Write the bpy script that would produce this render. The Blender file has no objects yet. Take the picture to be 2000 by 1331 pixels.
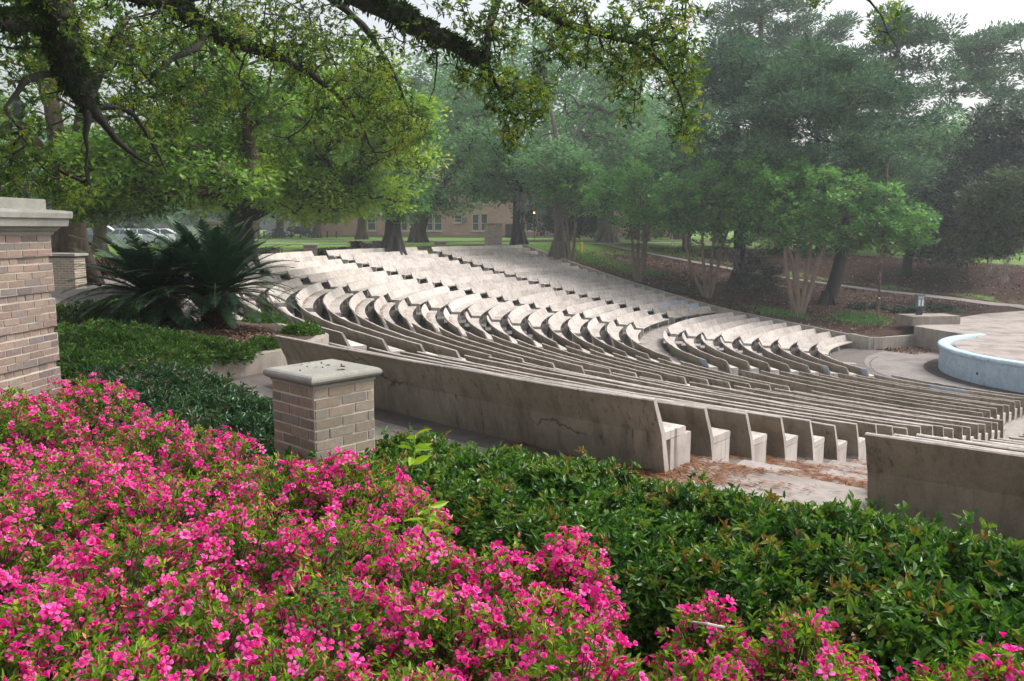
import bpy, math, random
import numpy as np
from mathutils import Vector, Matrix
random.seed(7)
rng = np.random.default_rng(7)
R = math.radians
sc = bpy.context.scene
COL = sc.collection
PI = math.pi

# ------------------------------------------------------------------ camera model (surveyed from the photograph)
CZ = 1.7
FPX, PITCH, ROLL = 1593.197, R(7.8814), R(-0.1703)
CX, CY = 30.4628, 43.4193                      # centre of the seating circles
RR = [13.13, 14.23, 15.33, 16.43, 17.53, 18.63, 19.73, 20.83, 21.93, 24.06, 25.16, 26.26, 27.36, 28.46, 29.56, 30.66, 31.76,
      32.86, 33.96, 35.06, 36.16, 37.26, 38.36, 39.46, 40.56, 41.66, 42.76, 43.86, 44.96, 46.06]
ZZ = [-6.047, -5.947, -5.848, -5.748, -5.649, -5.549, -5.45, -5.35, -5.251, -4.966, -4.799, -4.628, -4.452, -4.272, -4.086,
      -3.896, -3.701, -3.501, -3.297, -3.088, -2.874, -2.655, -2.432, -2.204, -1.971, -1.734, -1.491, -1.244, -0.993, -0.736]
TH0, TH1 = 129.6, 261.5
_cp, _sp, _cr, _sr = math.cos(PITCH), math.sin(PITCH), math.cos(ROLL), math.sin(ROLL)
def ray(x, y):
    dx, dy = x-1000, y-665.5
    u = dx*_cr+dy*_sr; v = -dx*_sr+dy*_cr
    a, b = u/FPX, -v/FPX
    return np.array([a, _cp+_sp*b, -_sp+_cp*b])
def at(x, y, D):                                # survey point at forward distance D
    d = ray(x, y); return d*(D/d[1])+np.array([0, 0, CZ])
def atz(x, y, z):                               # survey point on the level z
    d = ray(x, y); return d*((z-CZ)/d[2])+np.array([0, 0, CZ])
def pol(r, deg, z=0.0):
    return np.array([CX+r*math.cos(R(deg)), CY+r*math.sin(R(deg)), z])
WV = np.array([math.cos(R(TH0)), math.sin(R(TH0))]); NV = np.array([WV[1], -WV[0]])
def fromab(a, b): return np.array([CX, CY])+a*WV+b*NV
def toab(x, y):
    dx, dy = x-CX, y-CY
    return dx*WV[0]+dy*WV[1], dx*NV[0]+dy*NV[1]

# ------------------------------------------------------------------ mesh builder
def nrm(v):
    v = np.asarray(v, float); return v/np.maximum(np.linalg.norm(v, axis=-1, keepdims=True), 1e-9)
class MB:
    def __init__(s): s.v = []; s.f = []; s.n = 0
    def add(s, v, f, tint=0.5, mat=0):
        v = np.asarray(v, np.float64).reshape(-1, 3); f = np.asarray(f, np.int64)
        if f.ndim == 1: f = f.reshape(1, -1)
        t = np.full(len(f), tint, np.float32) if np.isscalar(tint) else np.asarray(tint, np.float32)
        s.v.append(v); s.f.append((f+s.n, t, mat)); s.n += len(v)
    def poly(s, vs, tint=0.5, mat=0): s.add(vs, [list(range(len(vs)))], tint, mat)
    def build(s, name, mats, parent=None, loc=(0, 0, 0), smooth=False):
        me = bpy.data.meshes.new(name)
        V = np.concatenate(s.v) if s.v else np.zeros((0, 3))
        V = V-np.asarray(loc, float)
        me.vertices.add(len(V)); me.vertices.foreach_set('co', V.astype(np.float32).ravel())
        nl = sum(f.size for f, t, m in s.f); npoly = sum(len(f) for f, t, m in s.f)
        me.loops.add(nl); me.polygons.add(npoly)
        me.loops.foreach_set('vertex_index', np.concatenate([f.ravel() for f, t, m in s.f]).astype(np.int32))
        tot = np.concatenate([np.full(len(f), f.shape[1]) for f, t, m in s.f])
        st = np.concatenate([[0], np.cumsum(tot)[:-1]])
        me.polygons.foreach_set('loop_start', st.astype(np.int32))
        me.polygons.foreach_set('material_index', np.concatenate([np.full(len(f), m) for f, t, m in s.f]).astype(np.int32))
        me.update(calc_edges=True)
        a = me.attributes.new('tint', 'FLOAT', 'FACE')
        a.data.foreach_set('value', np.concatenate([t for f, t, m in s.f]).astype(np.float32))
        me.polygons.foreach_set('use_smooth', np.full(npoly, bool(smooth)))
        if not isinstance(mats, (list, tuple)): mats = [mats]
        for m in mats: me.materials.append(m)
        o = bpy.data.objects.new(name, me); COL.objects.link(o)
        if parent is not None:
            o.parent = parent
            o.location = Vector(loc)-parent.location if True else loc
        else: o.location = loc
        return o
    # primitives -------------------------------------------------
    def box(s, c, size, rot=0.0, tint=0.5, mat=0, taper=1.0):
        x, y, z = np.array(size)/2
        v = np.array([[sx*x*(taper if sz > 0 else 1), sy*y*(taper if sz > 0 else 1), sz*z] for sz in (-1, 1) for sx, sy in ((-1, -1), (1, -1), (1, 1), (-1, 1))])
        cr, sr = math.cos(rot), math.sin(rot)
        v = np.stack([v[:, 0]*cr-v[:, 1]*sr, v[:, 0]*sr+v[:, 1]*cr, v[:, 2]], 1)+np.array(c)
        s.add(v, [[3, 2, 1, 0], [4, 5, 6, 7], [0, 1, 5, 4], [1, 2, 6, 5], [2, 3, 7, 6], [3, 0, 4, 7]], tint, mat)
    def tube(s, pts, rad, n=8, tint=0.5, mat=0, cap=True):
        pts = np.asarray(pts, float); k = len(pts)
        rad = np.full(k, rad) if np.isscalar(rad) else np.asarray(rad, float)
        d = np.gradient(pts, axis=0); d = nrm(d)
        up = np.array([0, 0, 1.0]) if abs(d[0][2]) < .9 else np.array([1.0, 0, 0])
        V = []
        x = nrm(np.cross(up, d[0]))
        for i in range(k):
            x = nrm(x-d[i]*np.dot(x, d[i])); y = np.cross(d[i], x)
            a = np.arange(n)*2*PI/n
            V.append(pts[i]+rad[i]*(np.cos(a)[:, None]*x+np.sin(a)[:, None]*y))
        V = np.concatenate(V)
        i = np.arange(n); j = (i+1) % n
        F = np.concatenate([np.stack([r*n+i, r*n+j, (r+1)*n+j, (r+1)*n+i], 1) for r in range(k-1)])
        s.add(V, F, tint, mat)
        if cap:
            s.add(V[-n:], [list(range(n))], tint, mat); s.add(V[:n], [list(range(n))[::-1]], tint, mat)
    def lathe(s, prof, c, n=24, tint=0.5, mat=0, a0=0, a1=360):
        full = abs(a1-a0) >= 359.9
        m = n if full else n+1
        a = np.radians(np.linspace(a0, a1, n+1)[:m])
        prof = np.asarray(prof, float); k = len(prof)
        V = np.concatenate([np.stack([c[0]+r*np.cos(a), c[1]+r*np.sin(a), np.full(m, c[2]+z)], 1) for r, z in prof])
        i = np.arange(m if full else m-1); j = (i+1) % m
        F = np.concatenate([np.stack([q*m+i, q*m+j, (q+1)*m+j, (q+1)*m+i], 1) for q in range(k-1)])
        s.add(V, F, tint, mat)
    def prism(s, poly, z0, z1, tint=0.5, mat=0, top_mat=None):
        p = np.asarray(poly, float); n = len(p)
        area = 0.5*sum(p[i][0]*p[(i+1) % n][1]-p[(i+1) % n][0]*p[i][1] for i in range(n))
        if area < 0: p = p[::-1]
        V = np.concatenate([np.c_[p, np.full(n, z0)], np.c_[p, np.full(n, z1)]])
        i = np.arange(n); j = (i+1) % n
        s.add(V, np.stack([i, j, n+j, n+i], 1), tint, mat)
        s.add(V[n:], [list(range(n))], tint, mat if top_mat is None else top_mat)

def leaf6(mb, P, d, L, Wd, tint, fold=.25, mat=0, curl=.15):
    """N folded, pointed leaves: base P, direction d, length L, width Wd."""
    N = len(P); d = nrm(d)
    r = rng.normal(size=(N, 3)); side = nrm(np.cross(d, r)); up = np.cross(side, d)
    flip = np.where(up[:, 2:3] < 0, -1, 1); up = up*flip
    L = np.broadcast_to(L, N)[:, None]; Wd = np.broadcast_to(Wd, N)[:, None]/2
    b = P; t = P+d*L-up*L*curl
    def q(f, w, s): return P+d*L*f-up*L*curl*f*f+side*Wd*w*s+up*Wd*w*fold*2
    V = np.stack([b, q(.35, .95, 1), q(.7, .75, 1), t, q(.7, .75, -1), q(.35, .95, -1)], 1).reshape(-1, 3)
    i = np.arange(N)[:, None]*6
    F = np.concatenate([i+np.array([[0, 1, 2, 3]]), i+np.array([[0, 3, 4, 5]])])
    t2 = np.broadcast_to(tint, N); mb.add(V, F, np.concatenate([t2, t2]), mat)
def leaf4(mb, P, d, L, Wd, tint, mat=0, flat=0.0):
    N = len(P); d = nrm(d)
    r = rng.normal(size=(N, 3)); r[:, 2] += flat*3
    side = nrm(np.cross(d, r))
    L = np.broadcast_to(L, N)[:, None]; Wd = np.broadcast_to(Wd, N)[:, None]/2
    V = np.stack([P, P+d*L*.45+side*Wd, P+d*L, P+d*L*.45-side*Wd], 1).reshape(-1, 3)
    i = np.arange(N)[:, None]*4
    mb.add(V, i+np.array([[0, 1, 2, 3]]), np.broadcast_to(tint, N), mat)

# ------------------------------------------------------------------ object helpers
def tag(o, label=None, cat=None, group=None, kind=None):
    if label: o['label'] = label
    if cat: o['category'] = cat
    if group: o['group'] = group
    if kind: o['kind'] = kind
    return o
def thing(name, loc, label, cat, group=None):
    o = bpy.data.objects.new(name, None); COL.objects.link(o); o.location = Vector(loc)
    o.empty_display_size = .2
    return tag(o, label, cat, group)
def copy_tree(root, loc, rz, label=None, scale=None):
    c = root.copy(); COL.objects.link(c); c.location = Vector(loc); c.rotation_euler = (0, 0, rz)
    if scale: c.scale = scale
    if label: c['label'] = label
    for ch in root.children:
        d = ch.copy(); COL.objects.link(d); d.parent = c
        for g in ch.children:
            e = g.copy(); COL.objects.link(e); e.parent = d
    return c

# ------------------------------------------------------------------ materials
class NT:
    def __init__(s, name):
        s.m = bpy.data.materials.new(name); s.m.use_nodes = True
        s.t = s.m.node_tree; s.t.nodes.clear()
        s.out = s.n('ShaderNodeOutputMaterial')
    def n(s, typ, **kw):
        o = s.t.nodes.new(typ)
        for k, v in kw.items():
            if hasattr(o, k): setattr(o, k, v)
            else: o.inputs[k].default_value = v
        return o
    def l(s, a, b): s.t.links.new(a, b)
    def noise(s, scale, detail=4, rough=.55, vec=None, dim=None):
        o = s.n('ShaderNodeTexNoise'); o.inputs['Scale'].default_value = scale; o.inputs['Detail'].default_value = detail
        o.inputs['Roughness'].default_value = rough
        if vec is not None: s.l(vec, o.inputs['Vector'])
        return o
    def ramp(s, fac, stops):
        o = s.n('ShaderNodeValToRGB'); e = o.color_ramp.elements
        while len(e) < len(stops): e.new(.5)
        for i, (p, c) in enumerate(stops):
            e[i].position = p; e[i].color = (*c, 1) if len(c) == 3 else c
        s.l(fac, o.inputs[0]); return o
    def mix(s, a, b, fac, mode='MIX'):
        o = s.n('ShaderNodeMix'); o.data_type = 'RGBA'; o.blend_type = mode
        for sock, v in ((o.inputs[6], a), (o.inputs[7], b), (o.inputs[0], fac)):
            if hasattr(v, 'is_linked') or hasattr(v, 'links'): s.l(v, sock)
            elif isinstance(v, (int, float)): sock.default_value = v
            else: sock.default_value = (*v, 1)
        return o.outputs[2]
    def pos(s, scale=(1, 1, 1)):
        g = s.n('ShaderNodeNewGeometry'); m = s.n('ShaderNodeMapping'); m.inputs['Scale'].default_value = scale
        s.l(g.outputs['Position'], m.inputs['Vector']); return m.outputs[0]
    def bsdf(s, col, rough=.8, spec=.3, bump=None, bstr=.3, bdist=.02, metal=0):
        b = s.n('ShaderNodeBsdfPrincipled')
        if hasattr(col, 'links'): s.l(col, b.inputs['Base Color'])
        else: b.inputs['Base Color'].default_value = (*col, 1)
        if hasattr(rough, 'links'): s.l(rough, b.inputs['Roughness'])
        else: b.inputs['Roughness'].default_value = rough
        b.inputs['Specular IOR Level'].default_value = spec; b.inputs['Metallic'].default_value = metal
        if bump is not None:
            k = s.n('ShaderNodeBump'); k.inputs['Strength'].default_value = bstr; k.inputs['Distance'].default_value = bdist
            s.l(bump, k.inputs['Height']); s.l(k.outputs[0], b.inputs['Normal'])
        s.l(b.outputs[0], s.out.inputs[0]); return b

def simple(name, col, rough=.6, spec=.4, metal=0, var=.12, scale=6):
    t = NT(name); n = t.noise(scale, 5, .6, t.pos())
    c0 = tuple(c*(1-var*1.5) for c in col); c1 = tuple(min(1, c*(1+var)) for c in col)
    r = t.ramp(n.outputs[0], [(.3, c0), (.7, c1)]); t.bsdf(r.outputs[0], rough, spec, n.outputs[0], .1, .01, metal); return t.m
def leafmat(name, stops, rough=.5, spec=.35, trans=.3, tcol=1.25):
    """stops: colours along the random per-leaf tint."""
    t = NT(name); a = t.n('ShaderNodeAttribute'); a.attribute_name = 'tint'
    r = t.ramp(a.outputs['Fac'], [(i/(len(stops)-1), c) for i, c in enumerate(stops)])
    b = t.bsdf(r.outputs[0], rough, spec)
    tr = t.n('ShaderNodeBsdfTranslucent'); h = t.n('ShaderNodeHueSaturation'); h.inputs['Value'].default_value = tcol; h.inputs['Saturation'].default_value = 1.1
    t.l(r.outputs[0], h.inputs['Color']); t.l(h.outputs[0], tr.inputs[0])
    m = t.n('ShaderNodeMixShader'); m.inputs[0].default_value = trans
    t.l(b.outputs[0], m.inputs[1]); t.l(tr.outputs[0], m.inputs[2]); t.l(m.outputs[0], t.out.inputs[0]); return t.m

def concrete(name, base, dark, streak=.5, speck=.4, bstr=.25, green=None, crack=0, runs=0):
    t = NT(name); p = t.pos()
    big = t.noise(.8, 5, .6, p); mid = t.noise(5, 6, .65, p); fine = t.noise(70, 4, .7, p)
    st = t.noise(1.0, 5, .65, t.pos((5, 5, .55)))
    c = t.ramp(mid.outputs[0], [(.25, tuple(x*.78 for x in base)), (.5, base), (.78, tuple(min(1, x*1.12) for x in base))]).outputs[0]
    f = t.ramp(st.outputs[0], [(.48, (0, 0, 0)), (.72, (streak,)*3)]).outputs[0]
    c = t.mix(c, dark, f)
    f2 = t.ramp(big.outputs[0], [(.45, (0, 0, 0)), (.7, (speck,)*3)]).outputs[0]
    c = t.mix(c, tuple(x*.8 for x in dark) if green is None else green, f2)
    f3 = t.ramp(fine.outputs[0], [(.35, (.75,)*3), (.6, (1.05,)*3)]).outputs[0]
    c = t.mix(c, f3, .6, 'MULTIPLY')
    if crack:
        wn = t.noise(2.2, 4, .6, p); av = t.n('ShaderNodeVectorMath', operation='MULTIPLY_ADD'); t.l(wn.outputs['Color'], av.inputs[0]); av.inputs[1].default_value = (.55,)*3; t.l(p, av.inputs[2])
        vo = t.n('ShaderNodeTexVoronoi'); vo.feature = 'DISTANCE_TO_EDGE'; vo.inputs['Scale'].default_value = .42; t.l(av.outputs[0], vo.inputs['Vector'])
        brk = t.noise(.9, 2, .5, p); fc = t.ramp(vo.outputs['Distance'], [(.0, (crack,)*3), (.009, (0,)*3)]).outputs[0]
        fb = t.ramp(brk.outputs[0], [(.48, (0,)*3), (.56, (1,)*3)]).outputs[0]
        c = t.mix(c, tuple(x*.35 for x in dark), t.mix(fc, fb, 1.0, 'MULTIPLY'))
    if runs:
        rn = t.noise(1.0, 3, .7, t.pos((16, 16, .5))); rm = t.noise(.7, 3, .6, p)
        fr = t.mix(t.ramp(rn.outputs[0], [(.56, (0,)*3), (.68, (runs,)*3)]).outputs[0], t.ramp(rm.outputs[0], [(.42, (0,)*3), (.6, (1,)*3)]).outputs[0], 1.0, 'MULTIPLY')
        c = t.mix(c, tuple(x*.55 for x in dark), fr)
    oi = t.n('ShaderNodeObjectInfo'); c = t.mix(c, t.ramp(oi.outputs['Random'], [(0, (.84, .83, .82)), (1, (1.06, 1.06, 1.06))]).outputs[0], 1.0, 'MULTIPLY')
    t.bsdf(c, .88, .25, fine.outputs[0], bstr, .01); return t.m

M = {}
M['bench'] = concrete('bench_concrete', (.53, .482, .45), (.23, .195, .17), .7, .45, .25, None, 0, .75)
M['bench_back'] = concrete('weathered_shaded_concrete', (.36, .312, .245), (.15, .125, .095), .75, .6, .35, (.17, .148, .098), .8, .7)  # grime of the backs, with their shade also put into the darker colour
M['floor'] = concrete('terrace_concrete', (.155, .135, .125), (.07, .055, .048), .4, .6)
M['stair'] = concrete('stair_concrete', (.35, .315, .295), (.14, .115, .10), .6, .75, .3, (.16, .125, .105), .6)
M['wall'] = concrete('wall_concrete', (.37, .33, .29), (.17, .145, .12), .6, .45)
M['stone'] = concrete('cap_stone', (.35, .345, .315), (.16, .155, .135), .3, .65, .3, (.19, .195, .145))
M['walk'] = concrete('walk_concrete', (.27, .24, .228), (.15, .125, .115), .1, .6)
M['stage'] = concrete('stage_concrete', (.36, .318, .298), (.17, .135, .12), .1, .8)
M['asphalt'] = simple('asphalt', (.16, .155, .16), .9, .2)
M['blue'] = concrete('blue_paint', (.45, .585, .70), (.27, .35, .42), .45, .4, .2, None, .5, .5)
M['bluepatch'] = concrete('faded_blue_paint', (.38, .45, .56), (.3, .32, .36), .3, .3, .1)
def brickmat(name, stops):
    t = NT(name); a = t.n('ShaderNodeAttribute'); a.attribute_name = 'tint'
    r = t.ramp(a.outputs['Fac'], [(i/(len(stops)-1), c) for i, c in enumerate(stops)])
    n = t.noise(40, 5, .7, t.pos()); n2 = t.noise(5, 4, .6, t.pos())
    c = t.mix(r.outputs[0], t.ramp(n.outputs[0], [(.3, (.6,)*3), (.6, (1.08,)*3)]).outputs[0], .7, 'MULTIPLY')
    c = t.mix(c, (.16, .15, .10), t.ramp(n2.outputs[0], [(.5, (0,)*3), (.75, (.45,)*3)]).outputs[0])
    t.bsdf(c, .85, .25, n.outputs[0], .35, .006); return t.m
M['brick'] = brickmat('old_brick', [(.18, .145, .145), (.29, .20, .17), (.33, .245, .195), (.225, .19, .185), (.37, .275, .22), (.28, .195, .16)])
M['brick_dark'] = brickmat('mossy_brick', [(.22, .18, .14), (.27, .215, .165), (.31, .25, .19), (.235, .205, .175), (.34, .275, .21)])
M['brick_pale'] = brickmat('pale_brick', [(.36, .28, .24), (.44, .34, .29), (.48, .38, .32)])
M['mortar'] = concrete('mortar', (.64, .59, .53), (.44, .40, .34), .15, .25)
# building brick (far)
t = NT('building_brick'); bt = t.n('ShaderNodeTexBrick'); mp = t.n('ShaderNodeMapping'); tc = t.n('ShaderNodeTexCoord')
mp.inputs['Rotation'].default_value = (R(90), 0, 0); t.l(tc.outputs['Object'], mp.inputs[0]); t.l(mp.outputs[0], bt.inputs['Vector'])
bt.inputs['Scale'].default_value = 1.0; bt.inputs['Brick Width'].default_value = .42; bt.inputs['Row Height'].default_value = .14; bt.inputs['Mortar Size'].default_value = .02
bt.inputs['Color1'].default_value = (.50, .265, .225, 1); bt.inputs['Color2'].default_value = (.42, .21, .18, 1); bt.inputs['Mortar'].default_value = (.48, .37, .33, 1)
nn = t.noise(.5, 4, .6, t.pos()); t.bsdf(t.mix(bt.outputs[0], t.ramp(nn.outputs[0], [(.3, (.75,)*3), (.7, (1.1,)*3)]).outputs[0], .8, 'MULTIPLY'), .9, .2); M['bldg'] = t.m
M['glass'] = simple('window_glass', (.06, .075, .09), .12, .5, 0, .2, 1)
M['frame'] = simple('pale_frame', (.55, .53, .48), .6, .3)
M['bark'] = concrete('oak_bark', (.115, .085, .066), (.035, .027, .022), .9, .3, .9)
M['bark_dark'] = concrete('wet_bark', (.055, .05, .048), (.02, .018, .018), .7, .3, .8)
M['bark_pale'] = concrete('pale_bark', (.19, .16, .14), (.075, .06, .05), .8, .3, .6)
M['bark_myrtle'] = concrete('myrtle_bark', (.22, .17, .125), (.09, .066, .05), .7, .4, .3)
M['pole'] = simple('rusty_pole', (.17, .115, .085), .7, .3, .2, .6, 2)
M['black'] = simple('black_metal', (.03, .032, .035), .5, .4)
M['yellow'] = simple('yellow_paint', (.75, .48, .03), .6, .3)
M['white'] = simple('white_paint', (.75, .75, .73), .6, .3, 0, .05)
M['steel'] = simple('grey_box_paint', (.13, .165, .19), .5, .4)
M['soil'] = concrete('dark_soil', (.075, .052, .04), (.03, .022, .018), .3, .5, .8)

def groundmat():
    t = NT('lawn_and_litter'); p = t.pos(); g = t.n('ShaderNodeAttribute'); g.attribute_name = 'litter'
    n1 = t.noise(.35, 5, .6, p); n2 = t.noise(9, 6, .75, p); n3 = t.noise(30, 4, .8, p)
    grass = t.ramp(n2.outputs[0], [(.25, (.055, .105, .022)), (.5, (.10, .19, .035)), (.75, (.17, .27, .06))]).outputs[0]
    grass = t.mix(grass, (.17, .19, .07), t.ramp(n1.outputs[0], [(.45, (0,)*3), (.7, (.55,)*3)]).outputs[0])
    lit = t.ramp(n3.outputs[0], [(.3, (.022, .012, .010)), (.5, (.055, .030, .023)), (.62, (.10, .058, .042)), (.8, (.20, .135, .105))]).outputs[0]
    lit = t.mix(lit, t.ramp(t.noise(1.3, 4, .7, p).outputs[0], [(.35, (.55,)*3), (.65, (1.25,)*3)]).outputs[0], 1.0, 'MULTIPLY')
    n4 = t.noise(.28, 5, .65, p)
    ad = t.n('ShaderNodeMath', operation='ADD'); t.l(g.outputs['Fac'], ad.inputs[0])
    s2 = t.n('ShaderNodeMath', operation='MULTIPLY_ADD'); t.l(n4.outputs[0], s2.inputs[0]); s2.inputs[1].default_value = 1.6; s2.inputs[2].default_value = -.8
    t.l(s2.outputs[0], ad.inputs[1])
    f = t.ramp(ad.outputs[0], [(.42, (0,)*3), (.58, (1,)*3)]).outputs[0]
    t.bsdf(t.mix(grass, lit, f), .95, .1, n3.outputs[0], .6, .05); return t.m
M['ground'] = groundmat()
t = NT('straw_litter'); a = t.n('ShaderNodeAttribute'); a.attribute_name = 'tint'
t.bsdf(t.ramp(a.outputs['Fac'], [(0, (.10, .04, .02)), (.5, (.22, .085, .035)), (1, (.34, .16, .07))]).outputs[0], .9, .1); M['straw'] = t.m
t = NT('dry_leaf'); a = t.n('ShaderNodeAttribute'); a.attribute_name = 'tint'
t.bsdf(t.ramp(a.outputs['Fac'], [(0, (.05, .025, .018)), (.5, (.12, .065, .045)), (.8, (.24, .15, .11)), (1, (.42, .31, .25))]).outputs[0], .9, .1); M['dryleaf'] = t.m

M['oak_near'] = leafmat('near_oak_leaf', [(.018, .036, .01), (.04, .08, .014), (.075, .145, .022), (.14, .22, .03), (.25, .31, .045), (.22, .14, .05)], .42, .4, .42, 1.9)
M['fern'] = leafmat('limb_fern', [(.018, .035, .012), (.03, .06, .018), (.05, .10, .03), (.05, .045, .02)], .6, .2, .25)
M['oak'] = leafmat('oak_leaf', [(.025, .06, .012), (.06, .13, .024), (.11, .21, .036), (.18, .29, .05), (.29, .38, .07)], .5, .3, .42, 1.7)
M['oak2'] = leafmat('spring_oak_leaf', [(.028, .07, .013), (.075, .155, .025), (.14, .245, .038), (.23, .33, .05), (.35, .42, .065)], .5, .3, .42, 1.7)
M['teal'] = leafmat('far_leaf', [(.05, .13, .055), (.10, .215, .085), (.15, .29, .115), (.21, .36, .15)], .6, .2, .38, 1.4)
M['myrtle'] = leafmat('myrtle_leaf', [(.022, .08, .018), (.055, .165, .036), (.105, .25, .055), (.20, .38, .085)], .5, .3, .35, 1.6)
M['pine'] = leafmat('pine_needle', [(.018, .055, .032), (.042, .10, .054), (.08, .16, .075), (.15, .24, .10)], .6, .2, .25, 1.3)
M['darkever'] = leafmat('dark_evergreen', [(.008, .022, .014), (.018, .042, .024), (.034, .07, .036), (.07, .10, .04)], .5, .3, .12, 1.2)
M['bronze'] = leafmat('bronze_leaf', [(.015, .038, .014), (.036, .075, .026), (.075, .11, .036), (.13, .14, .045)], .6, .2, .25, 1.3)
M['hedge'] = leafmat('hedge_leaf', [(.012, .038, .008), (.022, .07, .012), (.043, .115, .017), (.08, .185, .026), (.17, .26, .04), (.19, .085, .025)], .36, .45, .28, 1.6)
M['hedge_dark'] = leafmat('dark_hedge_leaf', [(.012, .035, .013), (.02, .06, .02), (.034, .09, .03), (.055, .13, .042), (.10, .07, .035)], .36, .45, .2, 1.4)
M['cover'] = leafmat('cover_leaf', [(.018, .05, .009), (.03, .08, .014), (.055, .125, .02), (.09, .18, .03), (.22, .22, .04)], .5, .3, .3, 1.4)
M['azl'] = leafmat('azalea_leaf', [(.03, .075, .01), (.06, .14, .016), (.13, .25, .025), (.25, .40, .04), (.38, .52, .06)], .5, .3, .38, 1.5)
M['sapling'] = leafmat('lime_leaf', [(.24, .40, .04), (.33, .50, .06)], .45, .3, .4, 1.4)
M['petal'] = leafmat('azalea_petal', [(.52, .014, .16), (.79, .045, .32), (.90, .105, .44), (.95, .26, .60)], .55, .2, .42, 1.25)
M['bud'] = leafmat('azalea_bud', [(.50, .02, .12), (.72, .05, .22), (.62, .30, .08), (.45, .05, .14)], .5, .25, .2, 1.2)
M['twig'] = simple('brown_twig', (.10, .065, .04), .8, .2, 0, .3, 20)
M['deadtwig'] = simple('lichen_twig', (.42, .38, .33), .9, .1, 0, .2, 30)
M['sago'] = leafmat('sago_leaflet', [(.006, .022, .012), (.010, .036, .018), (.017, .056, .026), (.035, .085, .035)], .48, .3, .08, 1.2)
M['rachis'] = leafmat('sago_rachis', [(.02, .04, .018), (.22, .24, .05), (.40, .26, .06)], .5, .3, .05, 1)
M['sagotrunk'] = simple('sago_trunk', (.06, .035, .025), .9, .1, 0, .5, 25)
M['moss'] = leafmat('spanish_moss', [(.20, .20, .19), (.28, .28, .26), (.36, .36, .33)], .9, .1, .2, 1.1)
M['redbloom'] = leafmat('red_bloom', [(.02, .04, .015), (.03, .06, .02), (.06, .02, .025), (.16, .02, .05)], .6, .2, .2, 1.2)
M['carwhite'] = simple('white_car_paint', (.72, .74, .77), .25, .5, 0, .03)
M['carsilver'] = simple('silver_car_paint', (.42, .45, .49), .28, .5, .3, .04)
M['cardark'] = simple('dark_car_paint', (.05, .055, .065), .25, .5, 0, .1)
M['tyre'] = simple('tyre_rubber', (.025, .025, .026), .8, .2)
M['redlens'] = simple('red_lens', (.4, .02, .02), .3, .5)

# ------------------------------------------------------------------ terrain
PATH = [(46.5, 10.5), (42.6, 12.8), (37.9, 15.0), (30.3, 18.2), (26.8, 20.4), (23.3, 22.6), (16.7, 24.2), (10.8, 24.9), (0, 25.5), (-25, 27)]
def pathb(a): return np.interp(a, [p[0] for p in PATH[::-1]], [p[1] for p in PATH[::-1]])
def sstep(x, a, b):
    t = np.clip((x-a)/(b-a), 0, 1); return t*t*(3-2*t)
def fa(a): return np.interp(a, RR, ZZ)+.75
def far_z(a): return np.interp(a, [-40, 10, 20, 30, 42, 47], [-2.4, -2.1, -1.7, -1.2, -.5, -.05])
def zright(a, b):
    zn = fa(np.maximum(a, 11.7))+.05*np.clip(b, 0, 12)*np.clip((46-a)/30, 0, 1)
    zn = np.where(a < 11.3, np.where(b < 16, -6.6, -4.85), zn)
    pb = pathb(a)
    k = sstep(b, pb+1.6, pb+13)
    z = zn*(1-k)+far_z(a)*k
    z = z + sstep(b, pb+40, pb+130)*(-0.3-z)*.6
    return np.where(a > 46.06, np.minimum(z, 0)*np.clip((60-a)/14, 0, 1), z)
def zback(r): return np.interp(r, [0, 48.4, 50.6, 56, 400], [-.736, -.736, -.02, 0, -.3])
def terrain(x, y):
    a, b = toab(x, y); r = np.hypot(x-CX, y-CY)
    return np.where(b > 0, zright(a, b), zback(r))
def hfield(mb, X, Y, Z, litter):
    n, m = X.shape
    V = np.stack([X, Y, Z], -1).reshape(-1, 3)
    i = np.arange(n-1)[:, None]*m+np.arange(m-1)[None]
    F = np.stack([i, i+1, i+m+1, i+m], -1).reshape(-1, 4)
    mb.add(V, F); return litter.ravel()
gm = MB(); LIT = []
aa = np.concatenate([[-60, -40, -20, 0, 8, 11.28], np.arange(11.3, 62, .9), np.linspace(63, 400, 30)])
bb = np.concatenate([np.arange(.12, 46, .9), np.linspace(47, 400, 40)])
A, B = np.meshgrid(aa, bb, indexing='ij')
XY = np.array([CX, CY])+A[..., None]*WV+B[..., None]*NV
Zr = zright(A, B)
pb = pathb(A)
lit = .95-.95*sstep(A, 34, 50)-.8*sstep(B, pb+13.5, pb+17)
lit = lit-.5*np.exp(-((A-15.2)/2.4)**2-((B-5.5)/3.0)**2)-.4*np.exp(-((A-20)/3)**2-((B-2.2)/1.5)**2)-.5*np.exp(-((B-pb-3.0)/1.3)**2)
LIT.append(hfield(gm, XY[..., 0], XY[..., 1], Zr, np.clip(lit, 0, 1)))
tt = np.radians(np.linspace(TH0-.02, TH0+180.02, 181)); rr = np.concatenate([[48.2, 48.8, 49.4, 50, 50.6, 52, 54], np.linspace(57, 110, 20), np.linspace(125, 400, 12)])
T, Q = np.meshgrid(tt, rr, indexing='ij')
LIT.append(hfield(gm, CX+Q*np.cos(T), CY+Q*np.sin(T), zback(Q), np.where((T > R(212)) & (Q < 60), 1.0, np.where((Q < 52), .5, .0))))
tt = np.radians(np.linspace(TH1, TH0+180, 40)); rr = np.array([2, 10]+RR+[48.3]); T, Q = np.meshgrid(tt, rr, indexing='ij')
LIT.append(hfield(gm, CX+Q*np.cos(T), CY+Q*np.sin(T), np.interp(Q, RR, ZZ)+.5*np.clip((48-Q)/10, 0, 1), np.full(T.shape, .4)))
ground = gm.build('ground', M['ground'], smooth=True); tag(ground, kind='structure')
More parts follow.
